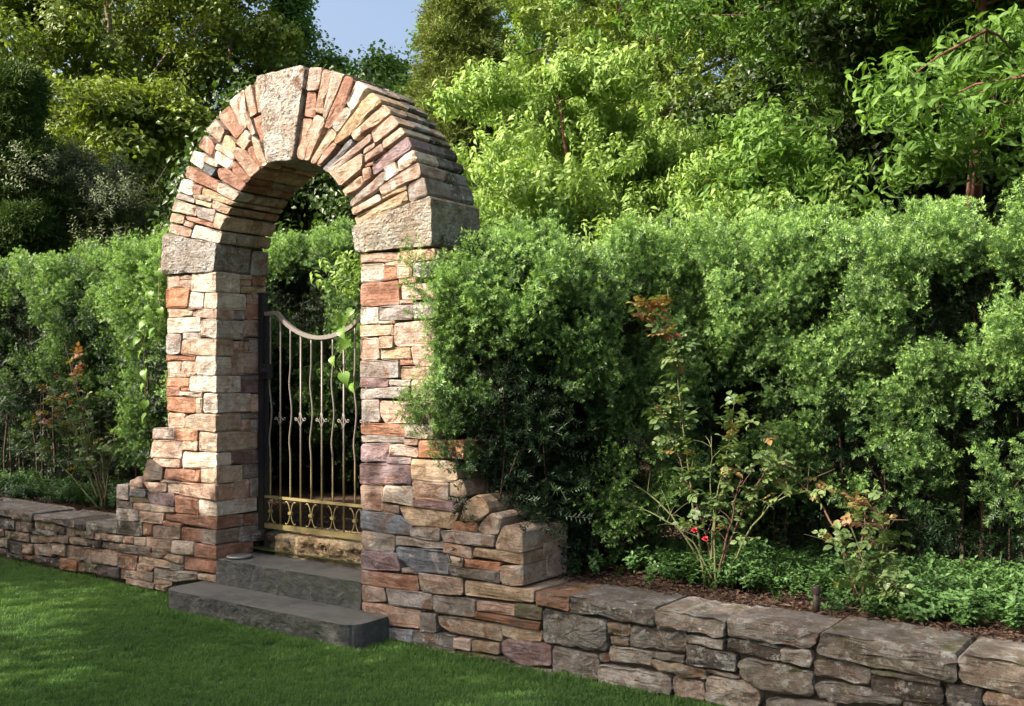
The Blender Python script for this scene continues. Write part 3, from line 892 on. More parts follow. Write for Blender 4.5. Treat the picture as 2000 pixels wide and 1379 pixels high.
def stone(name, poly, y0, depth, colour, parent, rng, frame='front', mat='stone', lift=0.0, fine=1, bulge=.003, joint=-.0012, rough=1.2):
    vs, fs = prism(poly, depth, rng, lift=lift, fine=fine, bulge=bulge, joint=joint, rough=rough)
    if frame == 'front': W = [(a, y0 + w, b) for a, b, w in vs]
    else: W = [(y0 - w, a, b) for a, b, w in vs]      # 'side': faces +x at x = y0
    cx = sum(p[0] for p in W) / len(W); cy = sum(p[1] for p in W) / len(W); cz = sum(p[2] for p in W) / len(W)
    me = bpy.data.meshes.new(name)
    me.from_pydata([(a - cx, b - cy, c - cz) for a, b, c in W], [], fs)
    bm = bmesh.new(); bm.from_mesh(me); bmesh.ops.recalc_face_normals(bm, faces=bm.faces); bm.to_mesh(me); bm.free()
    me.materials.append(MAT[mat])
    o = link(name, me, parent, (cx, cy, cz))
    b = PALETTE[colour]; k = rng.uniform(.72, 1.06); hh = rng.uniform(-.04, .04)
    o.color = (min(.8, b[0] * k * (1 + hh)), b[1] * k, b[2] * k * (1 - hh), 1)
    return o

rs = random.Random(5)
arch = empty('stone_archway', (0, .22, 0))
tag(arch, 'tall round arch of mixed fieldstone over the iron gate, with stepped wings at its feet', 'archway')
low_left = empty('low_stone_wall', (-4.2, .2, 0))
tag(low_left, 'low dry stone retaining wall running from the left foot of the arch, mossy darker cap', 'stone wall')
low_right = empty('low_stone_wall', (3.9, .2, 0))
tag(low_right, 'low dry stone retaining wall of large grey lichened blocks right of the arch', 'stone wall')
def under(o, p):   # keep world position under a parent that is not at the origin
    o.location = Vector(o.location) - Vector(p.location)

ZC = 2.36
for kind, colour, dep, co in STONES:
    poly = [(co[i] / 1000, co[i + 1] / 1000) for i in range(0, len(co), 2)]
    xs = [p[0] for p in poly]; zs = [p[1] for p in poly]
    mx, mz = sum(xs) / len(xs), sum(zs) / len(zs)
    lift = rs.uniform(-.006, .010)
    if kind == 'keystone':
        par = arch; o = stone('keystone', poly, -.018, .48, colour, arch, rs, mat='hewn', fine=3, bulge=.012, lift=.005)
        tag(o, 'tall pitted pale limestone wedge at the crown')
    elif kind == 'impost':
        d = dep / 1000 if dep else .46
        par = arch; o = stone('impost_stone', poly, -.02, d + .01, colour, arch, rs, mat='hewn', fine=3, bulge=.012, lift=.0)
        if dep:   # the second block of the left impost, seen in the opening
            zr = [(.312, 2.538), (.462, 2.545), (.468, 2.372), (.306, 2.36)]
            o2 = stone('impost_stone', zr, max(xs) - .012, .55, 'G', arch, rs, 'side', 'stone', 0)
            under(o2, arch)
    elif kind == 'ring':
        par = arch
        r = [math.hypot(p[0], p[1] - ZC) for p in poly]
        # keep the ends true to the ring's two curves
        fixed = []
        for (px, pz), rr in zip(poly, r):
            if rr < .78: t = rs.uniform(.700, .712) / rr
            elif rr > 1.19: t = rs.uniform(1.294, 1.308) / rr
            else: t = 1
            fixed.append((px * t, ZC + (pz - ZC) * t))
        edge = min(r) < .80 or max(r) > 1.19
        d1 = rs.uniform(.12, .27)
        o = stone('voussoir', fixed, 0, d1, colour, arch, rs, lift=lift)
        if edge:
            cx = sum(p[0] for p in fixed) / len(fixed); cz = sum(p[1] for p in fixed) / len(fixed)
            y0 = d1 + .004; q = .445 - y0
            cuts = [1.0] if q < .17 else [rs.uniform(.4, .6), 1.0]
            for ci, cf in enumerate(cuts):
                y1 = d1 + .004 + q * cf
                f2 = [(cx + (a - cx) * rs.uniform(.992, 1.0), cz + (b - cz) * rs.uniform(.992, 1.0)) for a, b in fixed]
                rf = rs.uniform(.996, 1.004)
                f2 = [(a * rf, ZC + (b - ZC) * rf) for a, b in f2]
                o2 = stone('soffit_stone' if min(r) < .80 else 'extrados_stone', f2, y0 + .010, y1 - y0 - .004,
                           rs.choice('PQGCRPQ' if min(r) < .8 else 'GQMDGD'), arch, rs, lift=.008, mat='stone' if min(r) < .8 else 'wallstone')
                under(o2, arch); y0 = y1 + .004
    elif kind in ('leftpier', 'rightpier'):
        par = arch
        wing = max(abs(min(xs)), abs(max(xs))) > 1.33
        side = (kind == 'rightpier' and (min(xs) < .76)) or abs(max(xs, key=abs)) > 1.24
        d = dep / 1000 if dep else (.44 if side or wing and mz > .45 else rs.uniform(.16, .22))
        nm = 'wing_stone' if wing else ('quoin' if dep else 'pier_stone')
        low = mz < .22
        o = stone(nm, poly, 0 if not wing else -.004, d, colour, arch, rs, lift=lift, mat='mossy' if colour == 'M' else ('wallstone' if wing and mz < .5 and rs.random() < .5 else 'stone'), bulge=.005 if mz < 1.2 else .003)
    else:
        par = low_left if kind == 'leftwall' else low_right
        capst = max(zs) > .40 and (kind == 'rightwall' or mz > .36)
        big = (max(xs) - min(xs)) > .3
        d = rs.uniform(.34, .44) if capst else rs.uniform(.16, .24)
        if kind == 'leftwall' and capst: d = rs.uniform(.36, .42)
        m = 'mossy' if colour == 'M' else 'wallstone'
        o = stone('cap_stone' if capst else 'wall_stone', poly, (-.012 if capst else rs.uniform(-.004, .012)), d, 'Z' if colour == 'G' and rs.random() < .4 else colour,
                  par, rs, lift=lift, mat=m, bulge=.010 if big else .006, fine=3 if kind == 'rightwall' and big else 2, joint=-.001 if capst else .0015, rough=1.7)
    under(o, par)

for colour, co in REVEALS:
    poly = [(co[i] / 1000, co[i + 1] / 1000) for i in range(0, len(co), 2)]
    o = stone('reveal_stone', poly, -.712, .17, colour, arch, rs, 'side', lift=rs.uniform(-.004, .006)); under(o, arch)

# stones beyond the photograph's edges, so both walls run on
def run_on(par, x0, x1, rows, cap_z, seed):
    r = random.Random(seed)
    zs = [-.06] + rows + [cap_z - .10]
    for i in range(len(zs) - 1):
        x = x0
        while x < x1:
            w = r.uniform(.16, .42)
            o = stone('wall_stone', [(x, zs[i]), (x + w, zs[i] + r.uniform(-.01, .01)), (x + w, zs[i + 1]), (x, zs[i + 1] + r.uniform(-.008, .008))], 0, .2, r.choice('GGQPZD'), par, r, lift=r.uniform(-.006, .008), mat='wallstone', bulge=.012)
            under(o, par); x += w
    x = x0
    while x < x1:
        w = r.uniform(.45, .7)
        o = stone('cap_stone', [(x, cap_z - .1), (x + w, cap_z - .1), (x + w, cap_z), (x, cap_z)], -.01, .4, r.choice('GZQ'), par, r, mat='wallstone', bulge=.014, fine=2)
        under(o, par); x += w
run_on(low_right, 4.82, 7.0, [.12, .24], .44, 3)
run_on(low_left, -9.0, -5.9, [.1, .22, .33], .52, 4)
# second row of flat stones behind the caps, and the wall's body
def cap_back(par, x0, x1, z, seed, y0=.30, y1=.46):
    r = random.Random(seed); x = x0
    while x < x1:
        w = min(r.uniform(.35, .8), x1 - x + .01)
        o = slab('cap_stone', x + .004, x + w - .004, y0 + r.uniform(0, .03), y1 + r.uniform(-.06, .05), z - .12, z + r.uniform(-.012, .0), MAT['wallstone'], par, r, .006, .08, 0, .015)
        o.color = (*[c * r.uniform(.85, 1.05) for c in PALETTE[r.choice('GQZ')]], 1)
        under(o, par); x += w
cap_back(low_right, 1.98, 7.0, .437, 21, .33, .44)
cap_back(low_left, -9.0, -1.95, .475, 22, .33, .42)

A = Acc()
box(A, -1.25, -.745, .045, .425, -.05, 2.36)
box(A, .745, 1.25, .045, .425, -.05, 2.36)
N = 30
vs = []; fs = []
for i in range(N + 1):
    t = math.pi * i / N
    for r_ in (.745, 1.24):
        for y in (.045, .425): vs.append((r_ * math.cos(t), y, ZC + r_ * math.sin(t)))
for i in range(N):
    a = i * 4; b = a + 4
    fs += [(a, a + 1, b + 1, b), (a + 2, b + 2, b + 3, a + 3), (a, b, b + 2, a + 2), (a + 1, a + 3, b + 3, b + 1)]
A.add(vs, fs)
for s in (-1, 1):
    for (xa, xb, zt) in ((1.25, 1.40, 1.05), (1.4, 1.55, .86), (1.55, 1.90, .66)):
        if s < 0: box(A, -xb, -xa, .05, .40, -.05, zt)
        else: box(A, xa, xb, .05, .40, -.05, zt)
o = link('core', A.mesh('core', MAT['core'], False), arch); under(o, arch)
A = Acc(); box(A, 1.91, 7.0, .05, .36, -.08, .37)
o = link('core', A.mesh('core', MAT['core'], False), low_right); under(o, low_right)
A = Acc(); box(A, -9.0, -1.91, .05, .36, -.08, .38)
o = link('core', A.mesh('core', MAT['core'], False), low_left); under(o, low_left)
# right end of the right wing: flat-faced blocks that look along the wall
for (ya, yb, za, zb, cc) in ((.235, .44, .455, .60, 'P'), (.20, .44, .60, .66, 'Q'), (.29, .45, .655, .75, 'Q')):
    o = stone('wing_stone', [(ya, za), (yb, za), (yb, zb), (ya, zb)], 1.955, .2, cc, arch, rs, 'side', lift=.004); under(o, arch)

# ---------------------------------------------------------------- steps
MAT['slate'] = None
t = NT('dark_bluestone'); tc = t.node('ShaderNodeTexCoord'); v = tc.outputs['Object']
c = t.mix(t.ramp(t.noise(v, 4, 6, .65, .5), [(.35, 0), (.65, 1)]), (.046, .049, .050), (.080, .082, .078))
c = t.mix(t.ramp(t.noise(v, 14, 7, .8, .3), [(.46, 0), (.62, .8)]), c, (.115, .118, .108))
c = t.mix(t.ramp(t.noise(v, 40, 5, .8), [(.30, .7), (.44, 0)]), c, (.03, .032, .032))
c = t.mix(t.ramp(t.noise(v, 9, 5, .8, .8), [(.69, 0), (.73, .8)]), c, (.22, .17, .05))
c = t.mix(t.ramp(t.noise(v, 55, 3, .6), [(.70, 0), (.74, .7)]), c, (.30, .29, .25))
c = t.mix(t.ramp(t.noise(v, 2.2, 4, .6), [(.5, 0), (.72, .5)]), c, (.045, .06, .028))
ge = t.node('ShaderNodeNewGeometry'); se = t.node('ShaderNodeSeparateXYZ'); t.link(ge.outputs['Normal'], se.inputs[0])
wear = t.math('MULTIPLY', t.ramp(se.outputs[2], [(.7, 0), (.95, .75)]), t.ramp(t.noise(v, 3.4, 6, .75, .3), [(.36, .1), (.6, 1)]))
c = t.mix(wear, c, (.150, .145, .130))
h = t.math('ADD', t.noise(v, 9, 7, .7), t.math('MULTIPLY', t.noise(v, 60, 4, .7), .25))
MAT['slate'] = t.done(t.bsdf(c, .7, t.bump(h, .9, .025), .3))
MAT['sandstone'] = stone_material('yellow_sandstone', pits=.6, moss=.1, bump=1.0)
steps = empty('entrance_steps', (0, 0, 0))
tag(steps, 'stone steps climbing from the lawn to the gate, two dark slabs and a tan sill', 'steps')
o = slab('step', -.875, .955, -.33, .03, -.03, .150, MAT['slate'], steps, rs, .0025, .028, .11, .003, .012); tag(o, 'lowest dark slab with rounded front corners')
o = slab('step', -.712, .712, -.002, .42, .14, .325, MAT['slate'], steps, rs, .0025, .022, 0, .002, .009); tag(o, 'second dark slab between the piers')
o = slab('step', -.50, .712, .325, .80, .30, .478, MAT['sandstone'], steps, rs, .008, .028, .05, .016, .04); tag(o, 'rough tan sandstone sill under the gate'); o.color = (.52, .42, .27, 1)
o = slab('step', -.712, -.47, .40, .80, .30, .47, MAT['wallstone'], steps, rs, .006, .05, 0, .012, .01); tag(o, 'dark block at the left end of the sill'); o.color = (.15, .14, .11, 1)

MAT['lid'] = plain('galvanised_lid', (.30, .31, .31), .45, 60, .3, .5, .6)
A = Acc()
ring_ = [(.0, .0), (.088, .0), (.092, .006), (.088, .013), (.07, .016), (.06, .012), (0, .012)]
n = 28; vs = []
for r_, z in ring_:
    for k in range(n): vs.append((r_ * math.cos(2 * math.pi * k / n), r_ * math.sin(2 * math.pi * k / n), z))
fs = []
for i in range(len(ring_) - 1):
    for k in range(n): fs.append((i * n + k, i * n + (k + 1) % n, (i + 1) * n + (k + 1) % n, (i + 1) * n + k))
A.add(vs, fs)
o = link('metal_dish', A.mesh('metal_dish', MAT['lid']), None, (-.60, .115, .331))
tag(o, 'small round grey metal dish on the second step by the left pier', 'dish')

# ---------------------------------------------------------------- gate
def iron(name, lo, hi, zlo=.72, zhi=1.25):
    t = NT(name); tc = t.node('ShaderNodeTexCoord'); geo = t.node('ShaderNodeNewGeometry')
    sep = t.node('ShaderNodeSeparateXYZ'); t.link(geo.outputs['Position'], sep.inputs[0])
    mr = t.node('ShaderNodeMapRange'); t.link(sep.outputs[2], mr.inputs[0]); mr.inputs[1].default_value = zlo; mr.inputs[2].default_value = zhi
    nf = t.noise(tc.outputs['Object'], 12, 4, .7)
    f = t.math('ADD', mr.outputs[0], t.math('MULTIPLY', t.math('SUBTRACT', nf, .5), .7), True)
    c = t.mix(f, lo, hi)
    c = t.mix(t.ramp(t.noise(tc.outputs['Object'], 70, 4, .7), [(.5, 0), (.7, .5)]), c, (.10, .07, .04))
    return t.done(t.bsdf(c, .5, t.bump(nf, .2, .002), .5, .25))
MAT['iron'] = iron('weathered_sunlit_gate_iron', (.28, .225, .095), (.19, .165, .15))  # sunlit yellow of the lower bars is put into the colour by height
MAT['post'] = iron('black_post_iron', (.035, .033, .02), (.012, .013, .02), .6, 1.0)
GY = .40; GX = -.06
gate = empty('iron_gate', (0, GY, .49))
tag(gate, 'wrought iron garden gate with dipped top rail and wavy bars inside the arch', 'gate')
def gpart(name, acc, mat='iron', smooth=True):
    o = link(name, acc.mesh(name, MAT[mat], smooth), gate); under(o, gate); return o
A = Acc(); box(A, -.700, -.652, GY - .03, GY + .018, .49, 2.225); box(A, -.706, -.646, GY - .036, GY + .024, 2.225, 2.235)
gpart('post', A, 'post', False)
A = Acc(); box(A, .59, .63, GY - .03, GY + .018, .49, 2.12); gpart('post', A, 'post', False)
A = Acc(); box(A, -.655, -.585, GY - .045, GY + .005, 1.60, 1.71); 
tube(A, [(-.62, GY - .045, 1.655), (-.62, GY - .075, 1.655)], [.024, .018], 10); tube(A, [(-.66, GY - .06, 1.655), (-.585, GY - .06, 1.655)], .012, 8)
gpart('latch_box', A, 'post', False)
Rr, zb, half = .655, 1.89, .46
def ztop(x):
    dx = x - GX
    if abs(dx) > half: return 2.075
    return zb + Rr - math.sqrt(Rr * Rr - dx * dx)
pts = [(-.655, 2.078), (-.56, 2.083)] + [(GX - half + i * .0575, ztop(GX - half + i * .0575)) for i in range(17)] + [(.44, 2.083), (.59, 2.078)]
vs = []; fs = []
for i, (x, z) in enumerate(pts):
    a = pts[max(i - 1, 0)]; b = pts[min(i + 1, len(pts) - 1)]
    nx, nz = -(b[1] - a[1]), b[0] - a[0]; l = math.hypot(nx, nz); nx /= l; nz /= l
    for yy, s in ((GY - .016, -.014), (GY + .012, -.014), (GY + .012, .014), (GY - .016, .014)):
        vs.append((x + nx * s, yy, z + nz * s))
for i in range(len(pts) - 1):
    for k in range(4): fs.append((i * 4 + k, (i + 1) * 4 + k, (i + 1) * 4 + (k + 1) % 4, i * 4 + (k + 1) % 4))
fs += [(0, 1, 2, 3), tuple(len(vs) - 4 + k for k in (3, 2, 1, 0))]
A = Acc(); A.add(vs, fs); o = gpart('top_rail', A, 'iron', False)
bmx = bmesh.new(); bmx.from_mesh(o.data); bmesh.ops.recalc_face_normals(bmx, faces=bmx.faces); bmx.to_mesh(o.data); bmx.free()
for z, nm, hh in ((.733, 'middle_rail', .009), (.520, 'bottom_rail', .018)):
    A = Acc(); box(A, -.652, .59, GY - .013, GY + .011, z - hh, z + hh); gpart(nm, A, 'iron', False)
A = Acc(); box(A, -.650, -.628, GY - .012, GY + .010, .54, 2.062); gpart('stile', A, 'post', False)
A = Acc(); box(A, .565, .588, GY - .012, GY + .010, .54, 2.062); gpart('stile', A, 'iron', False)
for k in range(11):
    x = -.60 + .108 * k; top = ztop(x) - .014
    A = Acc()
    if k % 2 == 0:
        pts = []
        for i in range(29):
            z = .74 + (top - .74) * i / 28
            w = 0
            if 1.02 < z < 1.70: 
                e = min(1, (z - 1.02) / .12, (1.70 - z) / .12)
                w = .013 * e * math.sin((z - 1.02) / .68 * 2 * math.pi * 1.5 + math.pi)
            pts.append((x + w, GY, z))
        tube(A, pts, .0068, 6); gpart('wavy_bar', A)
        # back-to-back scrolls in the lower band, held by a collar
        for s in (-1, 1):
            B = Acc(); pts = []
            for i in range(17):
                t_ = -1 + 2 * i / 16
                zz = .628 + .083 * math.sin(t_ * 1.45) / math.sin(1.45)
                xx = x + s * (.007 + .038 * (1 - math.cos(t_ * 1.45)) / (1 - math.cos(1.45)))
                pts.append((xx, GY, zz))
            for e in (0, 1):
                px, _, pz = pts[-1] if e else pts[0]
                sg = 1 if e else -1
                curl = [(px + s * .005, GY, pz - sg * .003), (px + s * .007, GY, pz - sg * .010)]
                pts = pts + curl if e else curl[::-1] + pts
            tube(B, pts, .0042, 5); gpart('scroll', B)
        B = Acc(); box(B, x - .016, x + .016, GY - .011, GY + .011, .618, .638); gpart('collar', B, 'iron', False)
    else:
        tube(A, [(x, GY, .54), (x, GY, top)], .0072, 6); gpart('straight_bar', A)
        for s in (-1, 1):
            B = Acc(); z0 = 1.307
            pts = [(x + s * .003, GY - .004, z0 + .055), (x + s * .010, GY - .004, z0 + .025), (x + s * .022, GY - .004, z0 + .004), (x + s * .040, GY - .004, z0 - .008),
                   (x + s * .054, GY - .004, z0 - .002), (x + s * .056, GY - .004, z0 + .008), (x + s * .046, GY - .004, z0 + .013), (x + s * .034, GY - .004, z0 + .004),
                   (x + s * .022, GY - .004, z0 - .008), (x + s * .010, GY - .004, z0 - .028), (x + s * .003, GY - .004, z0 - .055)]
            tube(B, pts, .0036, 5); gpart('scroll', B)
# ---------------------------------------------------------------- ground
t = NT('lawn_turf'); geo = t.node('ShaderNodeNewGeometry'); v = geo.outputs['Position']
c = t.mix(t.ramp(t.noise(v, 1.6, 4), [(.3, 0), (.7, 1)]), (.030, .065, .018), (.045, .085, .022))
c = t.mix(t.ramp(t.noise(v, 90, 3), [(.4, 0), (.7, .6)]), c, (.02, .035, .012))
MAT['turf'] = t.done(t.bsdf(c, .9, t.bump(t.noise(v, 120, 3), .6, .01), .1))
t = NT('bed_mulch'); geo = t.node('ShaderNodeNewGeometry'); v = geo.outputs['Position']
c = t.mix(t.ramp(t.noise(v, 30, 5, .7), [(.35, 0), (.65, 1)]), (.045, .028, .019), (.11, .068, .048))
c = t.mix(t.ramp(t.noise(v, 130, 3, .7), [(.5, 0), (.65, .8)]), c, (.17, .115, .085))
MAT['mulch'] = t.done(t.bsdf(c, .95, t.bump(t.noise(v, 60, 5, .7), 1.0, .02), .1))
MAT['field'] = plain('far_ground', (.06, .08, .03), .95, 1.5, .4, .1)

def sheet(name, x0, x1, y0, y1, z, nx, ny, amp, mat, seed=0):
    from mathutils import noise
    vs = []; fs = []
    for j in range(ny + 1):
        for i in range(nx + 1):
            x = x0 + (x1 - x0) * i / nx; y = y0 + (y1 - y0) * j / ny
            vs.append((x, y, z + amp * noise.noise(Vector((x * 1.3, y * 1.3, seed))) + amp * .4 * noise.noise(Vector((x * 5, y * 5, seed + 3)))))
    for j in range(ny):
        for i in range(nx):
            a = j * (nx + 1) + i; fs.append((a, a + 1, a + nx + 2, a + nx + 1))
    A = Acc(); A.add(vs, fs)
    return tag(link(name, A.mesh(name, mat)), kind='structure')
sheet('lawn', -40, 40, -40, .10, -.004, 80, 60, .012, MAT['turf'])
sheet('garden_bed', -14, 9, .34, 12, .425, 120, 60, .018, MAT['mulch'], 5)
sheet('far_ground', -300, 300, .30, 500, .36, 8, 8, .0, MAT['field'])

# grass blades
MAT['grass'] = leaf_material('grass_blade', (.038, .108, .030), (.095, .215, .046), (.17, .285, .07), .35, .5, .3)
def tuft(seed, n=44, rad=.038, h=.021):
    r = random.Random(seed); A = Acc()
    for i in range(n):
        a = r.uniform(0, 6.28); q = rad * math.sqrt(r.random())
        b = Vector((q * math.cos(a), q * math.sin(a), 0)); a2 = r.uniform(0, 6.28)
        ln = Vector((math.cos(a2), math.sin(a2), 0)); s = Vector((-ln.y, ln.x, 0)) * .0014
        H = h * r.uniform(.6, 1.25); lean = r.uniform(.1, .8)
        p1 = b + ln * H * lean * .4 + Vector((0, 0, H * .6)); p2 = b + ln * H * lean + Vector((0, 0, H))
        A.add([b - s, b + s, p1 + s * .8, p1 - s * .8, p2], [(0, 1, 2, 3), (3, 2, 4)], [0, 0, .5, .5, 1])
    return proto('grass_tuft', A, MAT['grass'])
tufts = [tuft(i) for i in range(4)]
n = 66000
gx = NP.uniform(-8.5, 6.4, n); gy = NP.uniform(-5.2, .0, n)
dx, dy = gx - 5.166, gy + 4.56
tt = -dx * -math.sin(math.radians(35.8)) * -1; dep = dx * -math.sin(math.radians(35.8)) + dy * math.cos(math.radians(35.8))
lat = dx * math.cos(math.radians(35.8)) + dy * math.sin(math.radians(35.8))
ok = (dep > 2.8) & (np.abs(lat) < dep * .75) & ~((gx > -.88) & (gx < .96) & (gy > -.33))
gx, gy = gx[ok], gy[ok]
# the turf thins to longer wisps against the stones
rot = np.stack([NP.uniform(-.12, .12, len(gx)), NP.uniform(-.12, .12, len(gx)), NP.uniform(0, 6.28, len(gx))], 1)
edge = np.clip(1 - (-gy) / .12, 0, 1)
scl = NP.uniform(.75, 1.2, len(gx)) * (1 + .7 * edge * NP.random(len(gx)))
tint = .45 + .25 * np.sin(gx * 2.1 + 1.3 * np.sin(gy * 3)) + NP.normal(0, .28, len(gx))
g = scatter('lawn_grass', np.stack([gx, gy, np.full(len(gx), -.004)], 1), rot, scl, tint, tufts)
tag(g, 'short green lawn grass growing up to the wall and the steps', 'grass', kind='stuff')
# wisps where turf meets steps
n = 700
ex = NP.uniform(-.95, 1.02, n); ey = NP.uniform(-.40, -.335, n)
rot = np.stack([NP.uniform(-.2, .2, n), NP.uniform(-.2, .2, n), NP.uniform(0, 6.28, n)], 1)
g = scatter('edge_grass', np.stack([ex, ey, np.full(n, -.004)], 1), rot, NP.uniform(.9, 1.6, n), NP.uniform(.2, .9, n), tufts)
tag(g, 'longer grass blades along the foot of the lowest step', 'grass', kind='stuff')

# bark chips and dead leaves in the bed
MAT['chip'] = leaf_material('bark_chip', (.045, .028, .020), (.13, .082, .06), None, .05, .9, .1)
def chip(seed):
    r = random.Random(seed); A = Acc()
    for i in range(7):
        b = Vector((r.gauss(0, .02), r.gauss(0, .02), r.uniform(0, .012))); a = r.uniform(0, 6.28)
        leaf_shape(A, b, (math.cos(a), math.sin(a), r.uniform(-.2, .3)), (r.uniform(-.5, .5), r.uniform(-.5, .5), 1), r.uniform(.018, .05), r.uniform(.005, .018), .4, .2)
    return proto('bark_chip', A, MAT['chip'])
chips = [chip(i) for i in range(3)]
n = 9000
cx_ = NP.uniform(-7, 6.5, n); cy_ = .36 + NP.random(n) ** 1.4 * 1.6
rot = np.stack([NP.uniform(-.3, .3, n), NP.uniform(-.3, .3, n), NP.uniform(0, 6.28, n)], 1)
g = scatter('bark_litter', np.stack([cx_, cy_, np.full(n, .432) + NP.uniform(0, .01, n)], 1), rot, NP.uniform(.6, 1.3, n), NP.random(n), chips)
tag(g, 'brown bark chips and dead leaves on the planting bed behind the low wall', 'mulch', kind='stuff')

# ---------------------------------------------------------------- periwinkle ground cover
MAT['vinca'] = leaf_material('periwinkle_leaf', (.028, .07, .022), (.065, .14, .038), (.105, .195, .058), .22, .4, .35)
def vinca(seed):
    r = random.Random(seed); A = Acc()
    for sct in range(3):
        a = r.uniform(0, 6.28); d = Vector((math.cos(a) * r.uniform(.2, .6), math.sin(a) * r.uniform(.2, .6), 1)).normalized()
        L = r.uniform(.07, .15); tube(A, [(0, 0, 0), d * L], [.0015, .001], 3, -1, False)
        for k in range(5):
            b = d * L * (.25 + .18 * k); q = a + k * 1.57
            for s in (-1, 1):
                o = Vector((math.cos(q) * s, math.sin(q) * s, r.uniform(.1, .7)))
                leaf_shape(A, b, o, Vector((0, 0, 1)) - o * .3, r.uniform(.026, .042), r.uniform(.014, .02), .25, .25, 3, .2 * k + r.uniform(-.1, .2))
    return proto('periwinkle_shoot', A, MAT['vinca'])
vincas = [vinca(i) for i in range(4)]
def cover(name, n, x0, x1, y0, y1, label, dens=None, zb=.42, tb=.45):
    x = NP.uniform(x0, x1, n); y = NP.uniform(y0, y1, n)
    k = (np.sin(x * 3.1) + np.sin(x * 7.7 + y * 5) * .6 + np.sin(y * 9 + x) * .5)
    y_edge = y0 + .14 + .10 * np.sin(x * 2.3 + 1) + .07 * np.sin(x * 6.1)
    patch = np.sin(x * 5.3 + 2 * np.sin(y * 4.1)) + np.sin(y * 6.7 + x * 2.9)
    keep = ((y > y_edge) | (NP.random(n) < .06)) & ((patch > -1.0) | (NP.random(n) < .25))
    if dens is not None: keep &= NP.random(n) < dens(x, y)
    x, y, k = x[keep], y[keep], k[keep]
    z = zb + np.clip(k, -.5, 2) * .025 + NP.uniform(-.01, .06, len(x))
    rot = np.stack([NP.uniform(-.6, .6, len(x)), NP.uniform(-.6, .6, len(x)), NP.uniform(0, 6.28, len(x))], 1)
    g = scatter(name, np.stack([x, y, z], 1), rot, NP.uniform(.65, 1.1, len(x)), tb + k * .12 + NP.normal(0, .2, len(x)), vincas)
    tag(g, label, 'ground cover', kind='stuff')
cover('ground_cover', 6500, 1.9, 6.3, .42, 1.7, 'glossy green periwinkle carpeting the bed behind the right wall',
      lambda x, y: np.clip(.25 + (x - 2.0) * .9, .2, 1) )
cover('ground_cover', 3000, -8.0, -1.9, .45, 1.3, 'low ground cover added behind the left wall, dark green for the shadow under the old rose', None, .42, .2)  # added plants, tinted dark to stand for the shadow there

# ---------------------------------------------------------------- yew hedges
MAT['yew'] = leaf_material('yew_needles', (.012, .036, .012), (.072, .165, .042), (.31, .48, .14), .28, .42, .4, tipk=1.0)
MAT['yewold'] = leaf_material('shaded_old_yew_needles', (.010, .026, .010), (.03, .055, .02), None, .15, .5, .3)  # darker than the outer needles: shade of the hollows put into the colour
MAT['yewwood'] = plain('yew_stem', (.075, .045, .034), .9, 25, .5)
yews = [yew_sprig(i, MAT['yew']) for i in range(4)]
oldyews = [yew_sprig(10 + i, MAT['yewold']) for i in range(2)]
def fbm(p, seed=0.0):
    from mathutils import noise
    return np.array([noise.fractal(Vector((a[0], a[1], a[2] + seed)), 1.0, 2.0, 3) for a in p])

